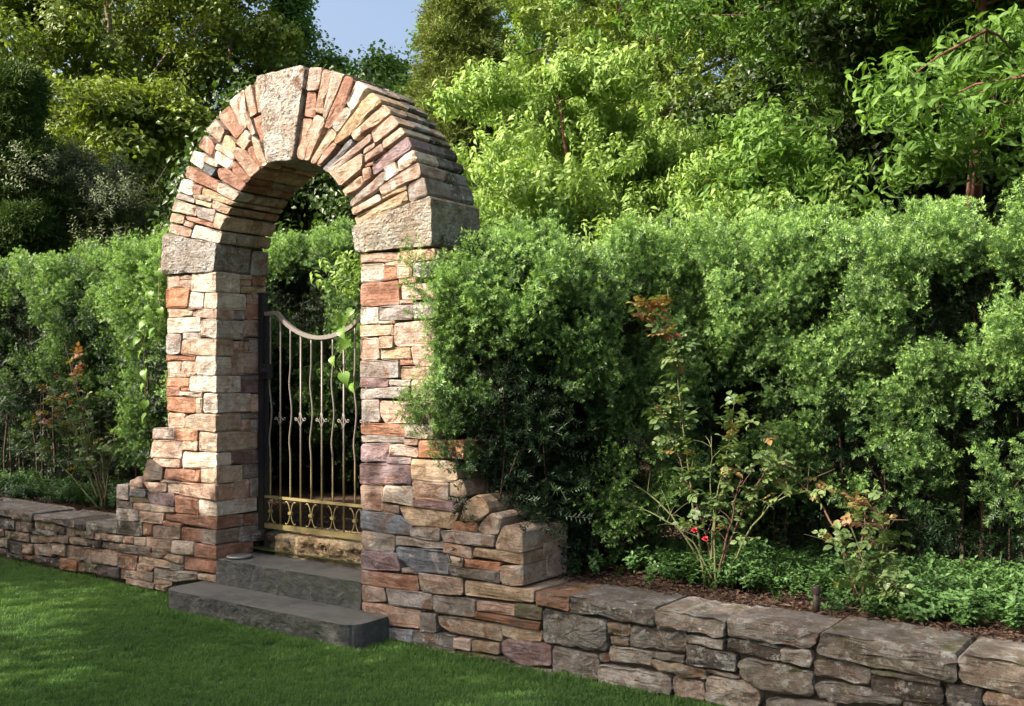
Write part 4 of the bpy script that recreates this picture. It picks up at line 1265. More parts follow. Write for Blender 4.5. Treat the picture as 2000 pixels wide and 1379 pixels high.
def hedge(name, label, outline, top, bottom, spacing, seed, per=19, cr=.165, thick=.6, hollow=.50, tintb=.45, wav=.15, stems=16, open_low=.35, mask=None, drop=None):
    """outline: points of the visible face from one end to the other; foliage grows
    on that face and over the top, in tufts with hollows between them"""
    o = empty(name, (outline[0][0], outline[0][1], bottom))
    rng = np.random.default_rng(seed)
    cs = []; ax = []; rr = []; tn = []
    seg = [(np.array(outline[i]), np.array(outline[i + 1])) for i in range(len(outline) - 1)]
    for a, b in seg:
        L = np.linalg.norm(b - a); d = (b - a) / L; nrm = np.array([d[1], -d[0]])
        m = int(L * (top - bottom) / spacing ** 2)
        u = rng.random(m) * L; z = bottom + .06 + rng.random(m) * (top - bottom - .06)
        p = a[None] + d[None] * u[:, None]
        q = np.stack([p[:, 0] * 1.9, p[:, 1] * 1.9, z * 1.0], 1)
        f = fbm(q, seed); f2 = fbm(q * 3.1, seed + 9)
        push = wav * 1.6 * f + .05 * f2
        hole = f + .55 * f2 < -.13
        low = np.clip((bottom + open_low - z) / max(open_low, .01), 0, 1)
        push = push - hollow * hole - .30 * low
        keep = ~(hole & (rng.random(m) < .45)) & ~(rng.random(m) < low * .85)
        pos = np.stack([p[:, 0] + nrm[0] * push, p[:, 1] + nrm[1] * push, z], 1)[keep]
        cs.append(pos); ax.append(np.tile([nrm[0] * .62, nrm[1] * .62, .80], (len(pos), 1)))
        rr.append(np.where(hole, .8, 1.0)[keep]); tn.append((tintb + .25 * f + .10 * f2 - .25 * hole + .42 * ((z - bottom) / (top - bottom)) ** 2)[keep])  # lighter top and darker hollows: light and shade put into the tint
        m = int(L * thick / (spacing * .9) ** 2)
        u = rng.random(m) * L; w = rng.random(m) * thick
        p = a[None] + d[None] * u[:, None] - nrm[None] * w[:, None]
        f = fbm(np.stack([p[:, 0] * 2.2, p[:, 1] * 2.2, np.zeros(m)], 1), seed + 3)
        zt = top + .07 * f + rng.normal(0, .03, m) - .05 * (w < .06)
        cs.append(np.stack([p[:, 0], p[:, 1], zt], 1)); ax.append(np.tile([nrm[0] * .25, nrm[1] * .25, 1.0], (m, 1)))
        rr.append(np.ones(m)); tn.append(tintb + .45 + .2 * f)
    cs = np.concatenate(cs); ax = np.concatenate(ax); rr = np.concatenate(rr); tn = np.concatenate(tn)
    if mask is not None:
        ok_ = mask(cs[:, 0], cs[:, 1], cs[:, 2]); cs, ax, rr, tn = cs[ok_], ax[ok_], rr[ok_], tn[ok_]
    if drop is not None: cs[:, 2] -= drop(cs[:, 0]) * (cs[:, 2] - bottom) / (top - bottom)
    k = len(cs)
    # each tuft: shoots fanning out from a point behind its surface
    C_ = np.repeat(cs, per, 0); A_ = np.repeat(ax, per, 0); A_ /= np.linalg.norm(A_, axis=1, keepdims=True)
    sz = np.repeat(cr * rr * rng.uniform(.7, 1.25, k), per)
    # plumes: shoots set along a leaning axis, widest at the foot and closing to a tip
    J = np.repeat(rng.normal(0, .26, (k, 3)), per, 0); A_ = A_ + J; A_ /= np.linalg.norm(A_, axis=1, keepdims=True)
    u_ = rng.random(len(sz)) ** .9
    d = rng.normal(size=C_.shape); d -= A_ * (d * A_).sum(1, keepdims=True); d /= np.linalg.norm(d, axis=1, keepdims=True)
    r_ = sz * (.2 + .8 * u_)
    P_ = C_ - A_ * .10 + A_ * (sz * 1.9 * u_)[:, None] + d * (sz * .52 * (1.05 - u_) * rng.random(len(sz)) ** .5)[:, None]
    dirs = A_ * (.45 + .6 * u_)[:, None] + d * (.95 - .45 * u_)[:, None] + rng.normal(0, .15, C_.shape)
    rot = axis_euler(dirs, rng.uniform(0, 6.28, len(P_)))
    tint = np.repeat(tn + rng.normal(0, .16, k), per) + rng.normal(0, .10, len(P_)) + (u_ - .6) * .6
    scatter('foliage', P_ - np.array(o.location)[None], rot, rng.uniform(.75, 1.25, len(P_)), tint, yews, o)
    # inner shoots: older, and coloured darker for the shade in the hollows; they close the hedge
    pts = []; 
    for a, b in seg:
        L = np.linalg.norm(b - a); dd = (b - a) / L; nrm = np.array([dd[1], -dd[0]])
        m = int(L * (top - bottom) * 480)
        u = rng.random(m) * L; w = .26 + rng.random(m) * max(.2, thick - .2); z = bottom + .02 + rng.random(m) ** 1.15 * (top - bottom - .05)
        p = a[None] + dd[None] * u[:, None] - nrm[None] * w[:, None]
        pts.append(np.stack([p[:, 0], p[:, 1], z], 1))
    pts = np.concatenate(pts); m = len(pts)
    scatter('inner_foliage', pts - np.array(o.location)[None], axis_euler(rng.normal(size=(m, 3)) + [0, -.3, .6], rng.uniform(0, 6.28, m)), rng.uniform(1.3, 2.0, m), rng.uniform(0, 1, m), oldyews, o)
    A = Acc(); r = random.Random(seed)
    for a, b in seg:
        L = np.linalg.norm(b - a); dd = (b - a) / L; nrm = np.array([dd[1], -dd[0]])
        for i in range(int(stems * L)):
            u = r.random() * L; w = r.uniform(.10, .45); p = a + dd * u - nrm * w
            x, y = float(p[0]), float(p[1]); z = bottom - .03; rad = r.uniform(.006, .018)
            pp = [(x, y, z)]; hh = r.uniform(.7, 1.0) * (top - bottom)
            lx, ly = r.uniform(-.12, .12), r.uniform(-.10, .06)
            for s in range(1, 7):
                q = s / 6; pp.append((x + lx * q + r.uniform(-.02, .02), y + ly * q + r.uniform(-.02, .02), z + hh * q))
            tube(A, [Vector(q) - o.location for q in pp], [rad * (1 - .13 * s) for s in range(7)], 5, 0, False)
            for s in range(3):
                bq = Vector(pp[r.randint(2, 5)]); e = bq + Vector((r.uniform(-.2, .2), r.uniform(-.3, .0), r.uniform(.05, .3)))
                tube(A, [bq - o.location, (bq + e) / 2 + Vector((0, 0, -.02)) - o.location, e - o.location], [.005, .004, .002], 4, 0, False)
    s = link('stems', A.mesh('stems', MAT['yewwood']), o); tag(s, kind='stuff')
    tag(o, label, 'hedge')
    return o
hedge('yew_hedge', 'tall clipped yew hedge with bright shoot tips, right of the arch', [(1.16, .42), (1.34, .0), (1.78, .08), (2.05, .45), (2.30, 1.22), (3.2, 1.45), (4.6, 1.62), (6.6, 1.7)], 2.34, .46, .150, 31, tintb=.30, open_low=.5, drop=lambda x: np.interp(x, [1.2, 2.1, 2.6, 3.6, 5.0], [.26, .10, 0, .02, .14]),
      mask=lambda x, y, z: (y > .55) | (z > np.interp(x, [.9, 1.30, 1.42, 1.55, 1.7, 1.95, 2.05], [1.35, 1.32, 1.2, 1.05, .98, .92, .6])))
hedge('yew_hedge', 'pale green leaning yew bush hugging the left side of the arch', [(-2.45, 1.15), (-2.30, .42), (-1.75, .30), (-1.30, .34)], 2.44, .62, .14, 32, tintb=.50, open_low=.5, thick=.5, wav=.12)
hedge('yew_hedge', 'yew hedge behind the rose bush at the far left, bright on top, dark below', [(-9.5, 1.35), (-6.2, 1.30), (-4.2, 1.22), (-2.6, 1.45)], 2.66, .46, .17, 33, tintb=.03, wav=.16, open_low=1.5)  # low base tint puts the shade over its lower part into the needles
hedge('yew_hedge', 'darker yew hedge across the path, seen through the arch opening', [(-5.0, 2.75), (-2.3, 2.55), (.4, 2.5)], 2.84, .46, .16, 34, tintb=.25, wav=.14, open_low=1.0)

# ---------------------------------------------------------------- trees
MAT['bark'] = plain('grey_brown_bark', (.13, .10, .08), .9, 18, .5, bump=.8, dist=.02)
MAT['palebark'] = plain('pale_bark', (.27, .21, .17), .9, 18, .4, bump=.6, dist=.02)
MAT['redbark'] = plain('reddish_bark', (.16, .075, .055), .9, 20, .5, bump=.8, dist=.02)
MAT['oak'] = leaf_material('oak_leaf', (.06, .10, .018), (.19, .25, .045), (.24, .31, .055), .35, .45, .35)
MAT['maple'] = leaf_material('maple_leaf', (.055, .13, .03), (.16, .29, .065), (.20, .34, .08), .4, .45, .35)
MAT['dogwood'] = leaf_material('dogwood_leaf', (.13, .24, .05), (.245, .36, .095), (.32, .44, .14), .38, .55, .22)
MAT['hickory'] = leaf_material('hickory_leaf', (.05, .11, .025), (.125, .24, .045), (.18, .31, .06), .4, .55, .25)
MAT['olive'] = leaf_material('elm_leaf', (.07, .12, .022), (.19, .27, .05), (.23, .32, .06), .35, .45, .35)
MAT['cedar'] = leaf_material('cedar_frond', (.04, .07, .02), (.13, .17, .04), (.17, .21, .05), .15, .7, .15)
MAT['darkcedar'] = leaf_material('arborvitae_frond', (.012, .028, .010), (.05, .085, .022), (.09, .14, .035), .12, .7, .15)
MAT['darkleaf'] = leaf_material('shade_dark_leaf', (.016, .036, .010), (.055, .10, .022), (.07, .12, .03), .25, .4, .4)  # dark colour stands for the shade under the hickory
MAT['willow'] = leaf_material('sallow_leaf', (.06, .085, .04), (.13, .16, .08), (.17, .2, .1), .3, .5, .3)

oaks = [spray_cluster(40 + i, MAT['oak'], .34, 26, .11, .07, .3, .5) for i in range(3)]
maples = [spray_cluster(50 + i, MAT['maple'], .36, 34, .09, .07, .3, .6) for i in range(3)]
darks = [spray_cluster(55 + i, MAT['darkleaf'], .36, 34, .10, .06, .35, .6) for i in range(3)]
elms = [leafy_twig(60 + i, MAT['olive'], .42, 26, .10, .05, .7, upw=-.1) for i in range(3)]
dogs = [leafy_twig(70 + i, MAT['dogwood'], .20, 14, .072, .036, .75, seg=3, upw=-.05) for i in range(4)]
hicks = [leafy_twig(80 + i, MAT['hickory'], .24, 13, .095, .036, .5, seg=3, upw=-.15) for i in range(3)]
cedars = [frond_cluster(90 + i, MAT['cedar'], .26) for i in range(3)]
dcedars = [frond_cluster(95 + i, MAT['darkcedar'], .22) for i in range(3)]
sallows = [leafy_twig(65 + i, MAT['willow'], .30, 22, .055, .018, .2, upw=.5) for i in range(2)]

def tree(name, label, cat, base, height, crown, protos, bark, seed, per=26, clump=.42, trunks=1, limbs=16, rad=.09, low=.3,
         flat=.75, tint=.45, sc=1.0, lean=(0, 0), rise=.55, profile='round', group=None, spread=.35, sub=3, hang=0.0, tintz=.15, up=.6, extra=(), sunholes=()):
    r = random.Random(seed); rng = np.random.default_rng(seed)
    o = empty(name, base); cs = []; A = Acc(); Bq = Acc()
    for ti in range(trunks):
        a0 = ti * 2.4 + r.random(); off = Vector((math.cos(a0), math.sin(a0), 0)) * (.12 * (trunks > 1))
        ln = Vector((lean[0] + (math.cos(a0) * spread * height if trunks > 1 else 0), lean[1] + (math.sin(a0) * spread * height if trunks > 1 else 0), 0))
        H = height * (1 if trunks == 1 else r.uniform(.8, 1.0)); n = 9; tp = []
        for i in range(n + 1):
            q = i / n
            tp.append(off + ln * q ** 1.3 + Vector((r.uniform(-1, 1), r.uniform(-1, 1), 0)) * .012 * height * (i > 0) + Vector((0, 0, H * q)))
        tr = rad * (1 if trunks == 1 else .6)
        tube(A, tp, [tr * (1 - .88 * i / n) + .006 for i in range(n + 1)], 7)
        nl = max(3, limbs // trunks)
        for k in range(nl):
            q = low + (1 - low) * (k + r.random()) / nl
            i = min(n - 1, int(q * n)); f = q * n - i
            p0 = tp[i].lerp(tp[i + 1], f)
            s = (q - low) / (1 - low)
            pr = {'round': math.sqrt(max(.06, 1 - (2 * s - .9) ** 2 * .8)), 'cone': 1.05 - s, 'top': .45 + .55 * math.sin(min(1, s * 1.1) * math.pi * .75), 'column': .7 + .3 * math.sin(s * 3.14)}[profile]
            L = crown * pr * r.uniform(.75, 1.12); a = k * 2.4 + r.uniform(-.5, .5) + ti
            d = Vector((math.cos(a), math.sin(a), rise * r.uniform(.6, 1.3)))
            pts = [p0]
            for j in range(1, 5):
                pts.append(p0 + d * (L * j / 4) + Vector((0, 0, .08 * L * math.sin(j) - hang * L * (j / 4) ** 2)) + Vector((r.uniform(-1, 1), r.uniform(-1, 1), r.uniform(-1, 1))) * .05 * L)
            lr = max(.008, tr * (1 - .7 * q) * .42)
            tube(Bq, pts, [lr, lr * .8, lr * .6, lr * .4, lr * .2], 5, 0, False)
            cs += [(pts[4], 1), (pts[3], .95)]
            if L > .9: cs.append((pts[2], .8))
            for m in range(sub):
                b = pts[r.randint(2, 4) - (m % 2)]; e = b + Vector((r.uniform(-1, 1), r.uniform(-1, 1), r.uniform(-.35, .55) - hang * .4)) * L * .42
                tube(Bq, [b, (b + e) / 2 + Vector((0, 0, .02)), e], [lr * .4, lr * .3, .003], 4, 0, False)
                cs += [(e, .9), ((b + e) / 2, .7)]
        cs.append((tp[-1], .8)); cs.append((tp[-2], .9))
    for (z0, ex, ey, ez) in extra:      # long boughs with leafy side shoots
        p0 = Vector((0, 0, z0)); e = Vector((ex, ey, ez)); pts = []
        for j in range(9):
            q = j / 8; pts.append(p0.lerp(e, q) + Vector((0, 0, .25 * math.sin(q * math.pi))) + Vector((r.uniform(-1, 1), r.uniform(-1, 1), r.uniform(-1, 1))) * .04)
        tube(Bq, pts, [.05 * (1 - .85 * j / 8) for j in range(9)], 6, 0, False)
        for j in range(5, 9):
            for m in range(2):
                b = pts[j]; e2 = b + Vector((r.uniform(-1, 1), r.uniform(-1, 1), r.uniform(-.6, .15))) * .55
                tube(Bq, [b, (b + e2) / 2 + Vector((0, 0, .03)), e2], [.012, .008, .003], 4, 0, False); cs += [(e2, .40)]
    link('trunk', A.mesh('trunk', bark), o)
    b = link('branches', Bq.mesh('branches', bark), o)
    tag(b, kind='stuff')
    C_ = np.array([list(c[0]) for c in cs]); S_ = np.array([c[1] for c in cs]) * clump * rng.uniform(.65, 1.25, len(cs))
    pts, d = None, None
    cc = np.repeat(C_, per, 0); rr = np.repeat(S_, per)
    d = rng.normal(size=cc.shape); d /= np.linalg.norm(d, axis=1, keepdims=True)
    rd = rr * (.3 + .7 * rng.random(len(rr)) ** .5); of = d * rd[:, None]; of[:, 2] *= flat
    pts = cc + of
    keep = np.ones(len(pts), bool)
    for (hx, hy, hr) in sunholes:       # openings in the crown that let the sun reach the ground
        gx_ = pts[:, 0] + base[0] + .559 * pts[:, 2] / .7265 - hx; gy_ = pts[:, 1] + base[1] + .829 * pts[:, 2] / .7265 - hy
        keep &= ~(gx_ * gx_ + gy_ * gy_ < ((hr + .28) * rng.uniform(.8, 1.2, len(pts))) ** 2)
    pts, d, rr = pts[keep], d[keep], rr[keep]; kidx = np.repeat(np.arange(len(cs)), per)[keep]
    z = pts[:, 2] / height
    rot = axis_euler(d * [.8, .8, .5] + [0, 0, up] + rng.normal(0, .3, d.shape), rng.uniform(0, 6.28, len(d)))
    tn = tint + rng.normal(0, .13, len(cs))[kidx] + rng.normal(0, .12, len(pts)) + tintz * (z - .5)
    scatter('crown', pts, rot, rng.uniform(.75, 1.2, len(pts)) * sc, tn, protos, o)
    tag(o, label, cat, group)
    return o
GZ = .40
TG = 'tall trees beyond the left hedge'
tree('tall_tree', 'tall thin tree at the far left edge, its top cut by the picture', 'tree', (-14.62, 5.83, GZ), 12.5, 2.6, oaks, MAT['palebark'], 101, 5, .55, limbs=26, low=.25, group=TG, rad=.12, tint=0.3)
tree('tall_tree', 'tall tree with forking pale limbs, second from the left edge', 'tree', (-11.20, 5.83, GZ), 11.0, 2.0, oaks, MAT['palebark'], 102, 5, .5, limbs=24, low=.3, group=TG, rad=.11, tint=.4, rise=.9)
tree('tall_tree', 'broad leafy tree midway between the left edge and the arch', 'tree', (-12.06, 7.67, GZ), 11.5, 1.7, oaks, MAT['bark'], 103, 5, .52, limbs=24, low=.28, group=TG, rad=.12, tint=.5)
tree('tall_tree', 'tall yellow-green tree rising just left of the arch crown', 'tree', (-10.26, 7.74, GZ), 9.2, 1.25, oaks, MAT['palebark'], 104, 6, .42, limbs=22, low=.35, group=TG, rad=.09, tint=.62, profile='column', rise=.8)
tree('tall_tree', 'slender pointed tree against the sky behind the keystone', 'tree', (-10.97, 9.70, GZ), 9.35, 1.15, maples, MAT['bark'], 105, 8, .42, limbs=20, low=.3, group=TG, rad=.08, tint=.35, profile='cone', rise=.7)
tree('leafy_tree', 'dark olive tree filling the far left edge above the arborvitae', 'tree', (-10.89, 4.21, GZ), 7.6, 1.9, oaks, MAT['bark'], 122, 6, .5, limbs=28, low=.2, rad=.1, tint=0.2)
tree('leafy_tree', 'lower yellow-green tree before the tall ones, left of the arch shoulder', 'tree', (-8.18, 4.31, GZ), 5.3, 1.15, oaks, MAT['palebark'], 106, 6, .36, limbs=20, low=.3, rad=.08, tint=0.6)
tree('leafy_tree', 'dark green tree low behind the keystone, under the open sky', 'tree', (-10.84, 11.02, GZ), 7.8, 1.3, maples, MAT['bark'], 107, 9, .5, limbs=24, low=.2, rad=.1, tint=.25)
tree('leafy_tree', 'low mid green tree under the open sky between keystone and cedar', 'tree', (-8.51, 10.23, GZ), 7.1, 1.3, maples, MAT['bark'], 108, 9, .5, limbs=24, low=.2, rad=.1, tint=.4)
tree('conifer', 'dark arborvitae standing at the far left behind the hedge', 'conifer', (-7.67, 2.21, GZ), 5.0, 0.75, dcedars, MAT['redbark'], 109, 30, .24, limbs=46, low=.05, profile='cone', rise=.5, rad=.10, tint=.3, sub=2, tintz=.6)
tree('sallow_bush', 'grey-green willowy small tree beside the dark arborvitae', 'small tree', (-7.47, 2.97, GZ), 3.9, .85, sallows, MAT['bark'], 110, 26, .34, limbs=18, low=.2, rad=.05, tint=.5)
tree('conifer', 'brownish green cedar with a feathery top right of the sky gap', 'conifer', (-4.89, 7.92, GZ), 7.1, 1.35, cedars, MAT['redbark'], 111, 24, .42, limbs=50, low=.1, profile='cone', rise=.35, rad=.12, tint=.55, sub=3)
tree('maple_tree', 'fresh green maple behind the dogwood, at the top centre', 'tree', (-6.34, 13.03, GZ), 11, 1.9, maples, MAT['bark'], 112, 12, .6, limbs=28, low=.2, rad=.14, tint=.75)
tree('elm_tree', 'large drooping elm filling the top right behind the dogwood', 'tree', (-2.28, 9.80, GZ), 11.0, 3.2, elms, MAT['bark'], 113, 18, .6, limbs=34, low=.12, rad=.2, tint=.6, hang=.3, up=.3, sc=0.8)
tree('elm_tree', 'second drooping elm further right, mostly hidden by the hickory', 'tree', (-0.14, 10.11, GZ), 9.5, 2.9, elms, MAT['bark'], 114, 15, .6, limbs=30, low=.12, rad=.2, tint=0.0, hang=.3, up=.3)  # darkest leaf tint makes this elm look less lit
tree('dogwood', 'bright lime dogwood with layered drooping leaves, just behind the right hedge', 'tree', (-0.25, 4.11, GZ), 4.05, 1.75, dogs, MAT['redbark'], 115, 22, .36, trunks=5, limbs=44, low=.22, rad=.07, flat=.45, tint=0.75, rise=.28, spread=.16, up=.9, sub=3, sc=0.85)
tree('dogwood', 'lime dogwood leaning under the hickory at the hedge', 'tree', (0.80, 5.11, GZ), 3.3, 1.4, dogs, MAT['redbark'], 116, 22, .36, trunks=4, limbs=34, low=.22, rad=.06, flat=.45, tint=0.6, rise=.28, spread=.16, up=.9, sub=3, sc=0.85)
tree('hickory', 'large overhanging hickory at the top right with long drooping leaves', 'tree', (3.20, 5.37, GZ), 9.0, 3.6, hicks, MAT['redbark'], 117, 20, .55, trunks=1, limbs=54, low=0.5, rad=0.06, flat=.7, tint=0.5, rise=.12, hang=.22, up=.2, sub=4, extra=((2.9, .7, -3.07, 3.38), (2.7, .83, -3.35, 2.94)))
tree('hickory', 'young hickory with bright hanging leaves leaning over the hedge beside the dogwood', 'tree', (2.16, 4.12, GZ), 3.5, 0.75, hicks, MAT['redbark'], 120, 8, .4, limbs=18, low=.35, rad=.06, tint=.7, rise=.2, hang=.3, up=.2, lean=(-.5, .1), sub=3)
tree('leafy_tree', 'added tree with leaves coloured dark for the shade behind the hickory boughs', 'tree', (1.91, 7.89, GZ), 5.2, 2.0, darks, MAT['redbark'], 121, 22, .5, limbs=34, low=.08, rad=.12, tint=.3)  # added to fill the shaded gap; the darkness is in the leaf colour
tree('leafy_tree', 'tree with shade-dark leaves under the hickory boughs beyond the right hedge', 'tree', (2.79, 10.37, GZ), 6.5, 2.6, darks, MAT['redbark'], 118, 20, .55, trunks=1, limbs=30, low=.10, rad=.14, tint=0.2)
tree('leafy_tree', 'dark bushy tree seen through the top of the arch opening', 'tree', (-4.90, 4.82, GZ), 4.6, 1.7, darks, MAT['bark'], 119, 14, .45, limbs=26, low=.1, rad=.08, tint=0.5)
# far wood that closes the view
m = 420
ang = NP.uniform(-.62, .62, m); dist = NP.uniform(26, 36, m)
bx = 5.166 + dist * (-math.sin(math.radians(35.8)) + math.cos(math.radians(35.8)) * ang)
by = -4.56 + dist * (math.cos(math.radians(35.8)) + math.sin(math.radians(35.8)) * ang)
bz = NP.uniform(.6, 4.6, m)
pts, d = clump_points(np.stack([bx, by, bz], 1), NP.uniform(1.0, 1.9, m), 42, .8)
w = scatter('distant_wood', pts, axis_euler(d + [0, 0, .5], NP.uniform(0, 6.28, len(d))), NP.uniform(2.0, 3.2, len(pts)), NP.uniform(.0, .5, len(pts)), maples)
tag(w, 'dark mass of distant woodland closing the view behind the trees', 'wood', kind='stuff')

# trees behind the camera's left that shade the lawn and the wall's foot
SG = 'trees across the lawn that shade it'
HOLES = [(-1.0, -1.1, .65), (-2.1, -1.45, .55), (-2.7, -1.0, .4), (-.2, -1.9, .3), (.62, -.55, .30), (1.12, -.28, .24), (2.05, -.35, .28), (2.1, -.85, .3), (-2.9, -.5, .3), (.5, .8, .2), (.85, .8, .2), (3.3, 1.6, .4), (4.2, 1.75, .6), (5.2, 1.6, .6), (.1, -1.6, .3)]
tree('shade_tree', 'tall shade tree across the lawn, opposite the left pier', 'tree', (-4.2, -7.6, 0), 6.7, 2.1, maples, MAT['bark'], 201, 8, .6, limbs=28, low=.12, rad=.15, sc=1.5, group=SG, sunholes=HOLES)
tree('shade_tree', 'shade tree across the lawn behind the camera middle of the three tall ones', 'tree', (-1.7, -9.4, 0), 7.5, 2.3, maples, MAT['bark'], 202, 6, .6, limbs=26, low=.12, rad=.15, sc=1.5, group=SG, sunholes=HOLES)
tree('shade_tree', 'shade tree across the lawn standing farthest from the wall', 'tree', (-2.9, -8.65, 0), 7.1, 2.0, maples, MAT['bark'], 203, 6, .6, limbs=26, low=.12, rad=.15, sc=1.5, group=SG, sunholes=HOLES)
tree('shade_tree', 'smallest shade tree across the lawn, nearest the left low wall', 'tree', (-7.2, -5.0, 0), 5.6, 1.6, maples, MAT['bark'], 204, 8, .5, limbs=12, low=.12, rad=.15, sc=1.5, group=SG, sunholes=HOLES)
# ---------------------------------------------------------------- roses
def rose_leaf_mesh(seed, mat):
    r = random.Random(seed); A = Acc()
    tube(A, [(0, 0, 0), (0, 0, .05)], [.001, .0006], 3, 0, False)
    for (z, s) in ((.018, -1), (.018, 1), (.036, -1), (.036, 1)):
        leaf_shape(A, (0, 0, z), (s, r.uniform(-.2, .2), .35), (r.uniform(-.2, .2), 1, 0), r.uniform(.026, .034), .021, .2, .25, 3)
    leaf_shape(A, (0, 0, .05), (0, r.uniform(-.2, .2), 1), (0, 1, 0), .036, .024, .2, .3, 3)
    return A.mesh('leaf', mat, False)
MAT['rose'] = leaf_material('rose_leaf', (.075, .13, .045), (.16, .22, .075), None, .3, .45, .4, attr=False)
MAT['rosered'] = leaf_material('young_rose_leaf', (.26, .085, .055), (.27, .17, .07), None, .3, .45, .4, attr=False)
MAT['roseyel'] = leaf_material('bronze_rose_leaf', (.24, .20, .06), (.22, .13, .055), None, .3, .45, .4, attr=False)
MAT['rosepurple'] = leaf_material('purple_rose_leaf', (.17, .065, .075), (.24, .13, .10), None, .3, .45, .4, attr=False)
MAT['petal'] = plain('rose_petal', (.55, .05, .075), .6, 40, .3)
MAT['cane'] = plain('green_cane', (.12, .13, .05), .7, 40, .4)
MAT['redcane'] = plain('red_brown_cane', (.12, .065, .045), .7, 40, .4)
LM = {k: [rose_leaf_mesh(300 + i, MAT[k]) for i in range(3)] for k in ('rose', 'rosered', 'roseyel', 'rosepurple')}
from mathutils import Euler
def put_leaf(parent, p, d, mesh, s, r):
    o = link('leaf', mesh, parent, p)
    o.rotation_euler = Vector(d).to_track_quat('Z', 'Y').to_euler(); o.rotation_euler.rotate_axis('Z', r.uniform(-.9, .9)); o.scale = (s, s, s)
def rose(label, base, canes, seed, red_top=(), dens=1.0, limit=290, purple=0, blooms=()):
    r = random.Random(seed); o = empty('rose_bush', base); cnt = 0
    for (tx, ty, tz, bow, rad, leafy, red) in canes:
        A = Acc(); T = Vector((tx, ty, tz)); b = Vector((r.uniform(-.07, .07), r.uniform(-.05, .05), 0)); n = 12; pts = []
        side = Vector((r.uniform(-1, 1), r.uniform(-1, 1), 0)) * .04
        for i in range(n + 1):
            q = i / n
            pts.append(b.lerp(T, q) + Vector((0, 0, bow * math.sin(q * math.pi))) + side * math.sin(q * 5) + Vector((r.uniform(-1, 1), r.uniform(-1, 1), r.uniform(-1, 1))) * .008)
        tube(A, pts, [rad * (1 - .75 * i / n) for i in range(n + 1)], 6)
        for i in range(2, n - 1):      # thorns
            p = pts[i]; a = r.uniform(0, 6.28); e = p + Vector((math.cos(a), math.sin(a), -.3)) * (rad + .010)
            tube(A, [p, e], [.0022, .0003], 3, 0, False)
        twigs = []
        for k in range(int(3 + leafy * 4)):
            i = r.randint(3, n - 1); e = pts[i] + Vector((r.uniform(-1, 1), r.uniform(-.7, .5), r.uniform(-.1, 1))).normalized() * r.uniform(.08, .24)
            tube(A, [pts[i], (pts[i] + e) / 2 + Vector((0, 0, .01)), e], [rad * .35, rad * .28, .001], 4, 0, False); twigs.append((pts[i], e))
        link('cane', A.mesh('cane', MAT['redcane' if red else 'cane']), o)
        L = (T - b).length
        for k in range(int(L * 22 * leafy * dens)):
            if cnt >= limit: break
            q = r.uniform(.25, 1) ** .8
            if r.random() < .6 and twigs:
                a, e = r.choice(twigs); p = a.lerp(e, r.uniform(.3, 1)); q = max(.1, p.z / max(.3, tz))
            else:
                i = min(n - 1, int(q * n)); p = pts[i].lerp(pts[i + 1], q * n - i)
            d = (r.uniform(-1, 1), r.uniform(-1, .6), r.uniform(-.3, .7))
            kind = 'rose'
            if tz in red_top and q > .84 and r.random() < .8: kind = 'rosered' if r.random() < .5 else 'roseyel'
            elif r.random() < .05: kind = 'roseyel'
            if purple and kind == 'rose' and tz > .4 and q > .7 and r.random() < purple: kind = 'rosepurple'
            put_leaf(o, p, d, r.choice(LM[kind]), r.uniform(1.0, 1.6), r); cnt += 1
    for bx, by, bz in blooms:
        A = Acc()
        for k in range(14):
            a = k * 2.4; t_ = .3 + .7 * k / 14
            leaf_shape(A, (0, 0, 0), (math.cos(a) * t_, math.sin(a) * t_, 1.1 - t_), (-math.cos(a), -math.sin(a), .6), .020 * (.7 + .4 * t_), .018, .5, -.2, 3)
        f = link('flower', A.mesh('flower', MAT['petal']), o, (bx, by, bz)); f.rotation_euler = (.8, .2, 0)
    tag(o, label, 'rose bush'); return o
# (tip x, y, z relative to base, bow, radius, leafiness, red cane)
rose('tall straggly rose with bronze tips standing against the right hedge', (2.79, .62, .44), [
    (-.27, -.02, 1.68, .03, .009, 1.5, False), (-.30, -.02, 1.0, .04, .008, 1.3, True), (.10, .02, 1.05, .05, .008, 1.4, False),
    (.42, .05, .72, .16, .008, 1.4, True), (.62, .05, .55, .2, .007, 1.0, False), (-.85, .0, .55, .22, .007, .9, False), (-.45, -.1, .42, .12, .006, 1.3, False),
    (.25, -.1, .62, .08, .007, 1.4, True), (.05, -.05, .85, .03, .008, 1.5, False)], 41, (1.68,), dens=1.9, blooms=((-.03, -.14, .33), (.04, -.15, .29)))
rose('small leaning rose with pink-red young leaves at the wall edge on the far right', (3.66, .60, .44), [
    (-.05, .0, .52, .05, .008, 1.5, True), (-.55, .25, .72, .12, .008, .3, True), (.12, -.05, .46, .05, .006, 2.2, False), (.02, -.12, .25, .05, .006, 2.4, False),
    (-.25, .1, .35, .06, .005, .4, False), (.16, -.18, .12, .05, .005, 2.0, False)], 42, (.52, .72), dens=1.6, purple=.45)
rose('sprawling old rose with orange and red shoots at the left behind the low wall', (-3.05, .60, .44), [
    (-1.25, .1, 1.05, .25, .009, 1.0, True), (-.85, .2, 1.15, .15, .009, 1.1, False), (-.45, -.1, 1.35, .1, .009, 1.0, True), (-.95, -.1, .75, .2, .008, 1.0, False),
    (.35, -.1, .55, .2, .007, .6, True), (-1.6, .0, .45, .22, .007, .9, False), (-.3, -.2, .9, .1, .008, .9, False), (-.7, .0, 1.5, .05, .008, 1.0, True), (.15, .1, 1.0, .08, .009, .7, False)], 43, (1.05, 1.35, 1.5, .75), dens=1.6, blooms=((-.6, -.1, 1.18), (-.42, -.12, 1.02), (-.9, -.1, .85), (-.2, -.2, .95)))

